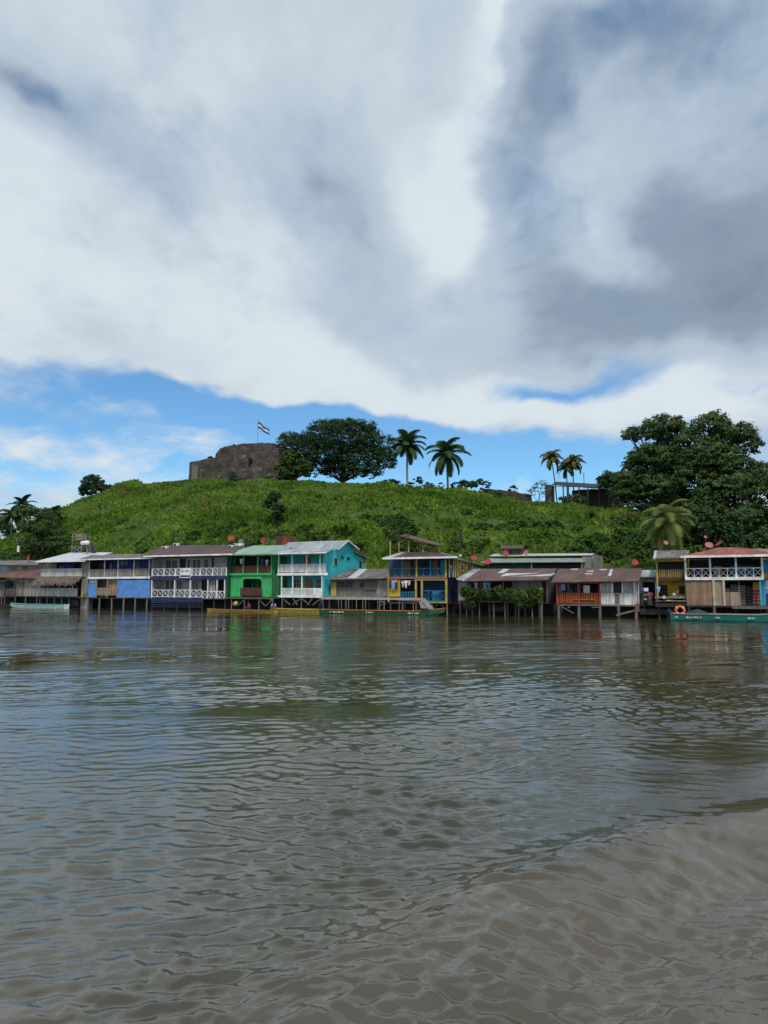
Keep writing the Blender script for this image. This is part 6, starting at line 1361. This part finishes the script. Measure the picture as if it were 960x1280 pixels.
q = sphere_pts(140); link('flowers', leaf_mesh('flowers', q * np.array([.28, .28, .16]) + np.array([0, 0, 13.2 / k]), .11, paint('pink_petals', (.55, .06, .14))), r)
# table and counter on the landing
s, d = sx(848, .2, 748), .3; k = ppm(s, d); r = empty('bench', s, d, zpy(751.5, s, d), 'pale plank bench table in front of the yellow wall beside the tan planks', 'bench'); z = 5.5 / k
MB().box(-9 / k, 9 / k, -.25, .25, z, z + .07).build('top', GREYL, r); MB().box(-10 / k, 9 / k, -.55, -.3, 0, .08).build('foot_board', GREYL, r)
for q in (-.8, .8): MB().box(q * 9 / k - .05, q * 9 / k + .05, -.2, .2, -.4, z - .002).build('leg', GREYW, r)
# red plank skirt beneath it
s = sx(852, .1, 755); r = empty('board_fence', s, .0, 0, 'dull red board fence under the bench beside the tan plank wall', 'fence'); MB().box(-.55, .55, 0, .06, zpy(757.5, s, 0), zpy(752, s, 0)).build('board', paint('dull_red_board', (.14, .03, .03), lines=3), r)
# ============================================================ hanging plants in front of the low grey house
def hang(px, py, rx, ry, lab, m, d=-.9):
    s = sx(px, d, py); k = ppm(s, d); z = zpy(py + ry, s, d); a, h_ = rx / k, ry / k; r = empty('potted_plant', s, d, z, lab, 'plant', 'plants along the front of the low grey house')
    n = 520; q = sphere_pts(n); lump_ = NR.uniform(.45, 1.12, (n, 1)); P = q * lump_ * np.array([a, .6, h_]) * (1 + .25 * np.sin(q[:, :1] * 6 + px)); P[:, 2] += h_
    link('foliage', leaf_mesh('foliage', P, .26, m, out=q * .4, elong=2.4, up=.1), r)
    b = MB(); b.tube([(0, .1, -.25), (0, .1, .05)], [.16, .24], 10); b.build('pot', STILTD, r)
HL = [(584, 740, 6, 6, 'dark bushy plant at the left end under the rusty patched roof', LEAF_MID), (592, 745, 7, 7, 'tall dark shrub second from the left end of the plant fringe', LEAF_GREY), (601, 743, 7, 5.5, 'grey green shrub below the hanging blue shirts', LEAF_MID), (612, 742, 6, 5, 'low leafy plant at the opening left of the dark doorway', LEAF_GREY),
      (622, 740, 6, 5, 'thin plant in front of the dark doorway', LEAF_GREY), (632, 745, 6, 5, 'plant with pale flowers right of the dark doorway', LEAF_GREY), (641, 744, 7, 7, 'drooping yellow green fern left of the grey block wall', LEAF_LT), (651, 746, 8, 8, 'widest yellow green fern in front of the grey block wall', LEAF_LT), (661, 746, 8, 7.5, 'mid green fern right of the widest one', LEAF_MID), (670, 743, 6.5, 8, 'tall fern at the right end of the plant fringe', LEAF_LT), (588, 754, 7, 5, 'low trailing plant over the stilts at the left end', LEAF_GREY), (656, 755, 9, 4, 'trailing ferns hanging over the deck edge at the right', LEAF_MID)]
MIDF = foliage('fern_green', (.045, .085, .02), (.13, .19, .045), .3, .9)
for px, py, rx, ry, lab, m in HL: hang(px, py, rx, ry, lab, MIDF if m is LEAF_LT else m)
s = sx(628, -.85, 745); r = empty('plant_shelf', s, -.7, 0, 'narrow plank shelf carrying the plants in front of the low grey house', 'shelf')
MB().box(sx(578, -.9) - s, sx(677, -.9) - s, -.3, .4, zpy(752.6, s, -.9), zpy(751.8, s, -.9)).build('plank', GREYW, r)
for px in (582, 598, 616, 630, 647, 664, 675): x = sx(px, -.9) - s; MB().tube([(x, 0, -1.5), (x, 0, zpy(752.6, s, -.9))], .07, 7).build('stilt', STILT, r)
q = MB(); 
hb = [(303, 703, 'round hanging basket in the green house balcony near its second post', LEAF_MID), (292, 702, 'hanging basket left in the green house balcony', LEAF_GREY)]
for px, py, lab in ((196, 742.5, 'dark potted plant behind the lower X railing at the left'), (217.5, 744.5, 'dark round potted bush at the middle of the lower X railing')):
    s = sx(px, .35, py); k = ppm(s, .35); z = zpy(747.3, s, -.3); r = empty('potted_plant', s, .35, z, lab, 'plant'); q = sphere_pts(260)
    link('foliage', leaf_mesh('foliage', q * NR.uniform(.6, 1.1, (260, 1)) * np.array([.42, .42, .38]) + np.array([0, 0, .72]), .16, LEAF_DK), r); MB().tube([(0, 0, 0), (0, 0, .38)], [.17, .24], 10).build('pot', STILTD, r)
# yellow can by the pillar
s = sx(103, -.4, 742); k = ppm(s, -.4); z = zpy(746.5, s, -.4); r = empty('yellow_can', s, -.4, z, 'yellow plastic can at the foot of the concrete pillar', 'can'); MB().tube([(0, 0, 0), (0, 0, .05), (0, 0, .55), (0, 0, .68)], [.17, .2, .2, .08], 10).build('body', BOATY, r); MB().box(-.6, .4, -.25, .4, -.08, -.004).build('shelf', GREYW, r)
# yellow-white stack of chairs etc. seen on the yellow house lower terrace
s = sx(544, .1, 745)
def table(px, d, lab, m):
    s = sx(px, d, 748); z = zpy(752.6, s, 0); r = empty('plastic_table', s, d, z, lab, 'table'); MB().box(-.4, .4, -.35, .35, .68, .72).build('top', m, r)
    for a in (-1, 1):
        for b_ in (-1, 1): MB().bar((a * .34, b_ * .3, 0), (a * .3, b_ * .26, .678), .05).build('leg', m, r)
table(550, .55, 'turquoise table behind the lower railing of the yellow house', TURQ)
# ============================================================ people
def person(px, d, zf, lab, pose, shirt, trousers, yaw=0, hair=(.015, .012, .01), sc=1.0):
    """one skinned body from a joint skeleton, clothing and hair as children"""
    s = sx(px, d, 755); r_ = empty('person', s, d, zf, lab, 'person', rz=yaw)
    J = {k: Vector(v) * sc for k, v in pose.items()}
    def skin(name, chain, mat):
        pts = []; idx = {}; ed = []; rad = []
        for ch in chain:
            prev = None
            for nm, rr in ch:
                if nm not in idx: idx[nm] = len(pts); pts.append(J[nm]); rad.append(rr * sc)
                if prev is not None: ed.append((prev, idx[nm]))
                prev = idx[nm]
        me = bpy.data.meshes.new(name); me.from_pydata([tuple(p) for p in pts], ed, []); o = link(name, me, r_)
        o.modifiers.new('skin', 'SKIN'); sv = me.skin_vertices[0].data
        for i, q in enumerate(rad): sv[i].radius = (q, q)
        sv[0].use_root = True; m2 = o.modifiers.new('sub', 'SUBSURF'); m2.levels = 1; m2.render_levels = 1; me.materials.append(mat); return o
    SK = paint('brown_skin', (.20, .095, .055), var=.1, rough=.5)
    skin('body', [[('pel', .12), ('chest', .14), ('neck', .055), ('headc', .095), ('headt', .085)], [('chest', .14), ('shL', .06), ('elL', .042), ('wrL', .032), ('haL', .035), ('fiL', .018)], [('chest', .14), ('shR', .06), ('elR', .042), ('wrR', .032), ('haR', .035), ('fiR', .018)], [('pel', .12), ('hiL', .085), ('knL', .06), ('anL', .04), ('toL', .035)], [('pel', .12), ('hiR', .085), ('knR', .06), ('anR', .04), ('toR', .035)]], SK)
    skin('shirt', [[('pel', .15), ('chest', .175)], [('chest', .175), ('shL', .085), ('elL', .062)], [('chest', .175), ('shR', .085), ('elR', .062)]], paint('shirt_%d' % int(px), shirt, var=.1))
    skin('trousers', [[('pel', .155), ('hiL', .11), ('knL', .08), ('anL', .06)], [('pel', .155), ('hiR', .11), ('knR', .08), ('anR', .06)]], paint('trousers_%d' % int(px), trousers, var=.1))
    hc = J['headt']; q = MB(); up = (J['headt'] - J['headc']).normalized()
    q.tube([hc - up * .05 * sc, hc + up * .02 * sc, hc + up * .075 * sc, hc + up * .105 * sc], [.098 * sc, .104 * sc, .08 * sc, .02 * sc], 12); q.v = [(x, y + .012, z) for x, y, z in q.v]; q.build('hair', paint('dark_hair', hair), r_, smooth=True)
stand = dict(pel=(0, 0, .92), chest=(.02, -.12, 1.30), neck=(.03, -.2, 1.47), headc=(.04, -.26, 1.58), headt=(.05, -.28, 1.68), shL=(-.19, -.14, 1.38), elL=(-.27, -.24, 1.12), wrL=(-.22, -.45, 1.0), haL=(-.2, -.53, .98), fiL=(-.19, -.60, .95), shR=(.21, -.14, 1.38), elR=(.3, -.2, 1.12), wrR=(.27, -.38, .95), haR=(.26, -.45, .92), fiR=(.25, -.52, .89),
             hiL=(-.1, 0, .86), knL=(-.12, -.05, .48), anL=(-.13, .02, .08), toL=(-.14, -.14, .04), hiR=(.1, 0, .86), knR=(.13, -.08, .48), anR=(.14, 0, .08), toR=(.15, -.16, .04))
sit = dict(pel=(0, 0, .12), chest=(0, -.18, .50), neck=(0, -.26, .66), headc=(0, -.34, .75), headt=(0, -.38, .85), shL=(-.19, -.2, .58), elL=(-.28, -.38, .36), wrL=(-.16, -.55, .28), haL=(-.12, -.62, .26), fiL=(-.09, -.68, .24), shR=(.19, -.2, .58), elR=(.28, -.38, .36), wrR=(.16, -.55, .26), haR=(.12, -.62, .24), fiR=(.09, -.68, .22),
           hiL=(-.1, -.05, .12), knL=(-.2, -.42, .42), anL=(-.18, -.5, .05), toL=(-.18, -.66, .02), hiR=(.1, -.05, .12), knR=(.2, -.42, .42), anR=(.18, -.5, .05), toR=(.18, -.66, .02))
person(342.3, -1.5, .36, 'person in a lilac shirt crouching at the joint of the two yellow boats', sit, (.40, .36, .58), (.02, .02, .05), yaw=.5)
person(312.5, -1.15, -.52, 'person in a dark red shirt wading half hidden under the green house deck', dict(stand), (.34, .04, .06), (.015, .015, .03), yaw=-.5)

# small plants rooted on the fort and debris on the hill crest
for px, py, rx, ry, lab in ((236.5 + 55, 557, 3.2, 2.0, 'tiny bush growing on top of the fort keep'), (300, 596, 7, 4, 'dark shrub growing against the foot of the fort keep'), (262, 571.5, 4, 1.4, 'thin weeds on top of the low left block of the fort')):
    s = sx(px, fd, py); k = ppm(s, fd); z = zpy(py + ry, s, fd); d_ = fd - 3.4 if py > 580 else fd + .3; r = empty('fort_shrub', s, d_, z, lab, 'shrub'); q = sphere_pts(180)
    link('foliage', leaf_mesh('foliage', q * NR.uniform(.5, 1.1, (180, 1)) * np.array([rx, rx * .6, ry]) / k + np.array([0, 0, ry / k]), .22, LEAF_DK), r); MB().tube([(0, 0, -.5), (0, 0, ry / k)], .06, 6).build('stem', BARK, r)
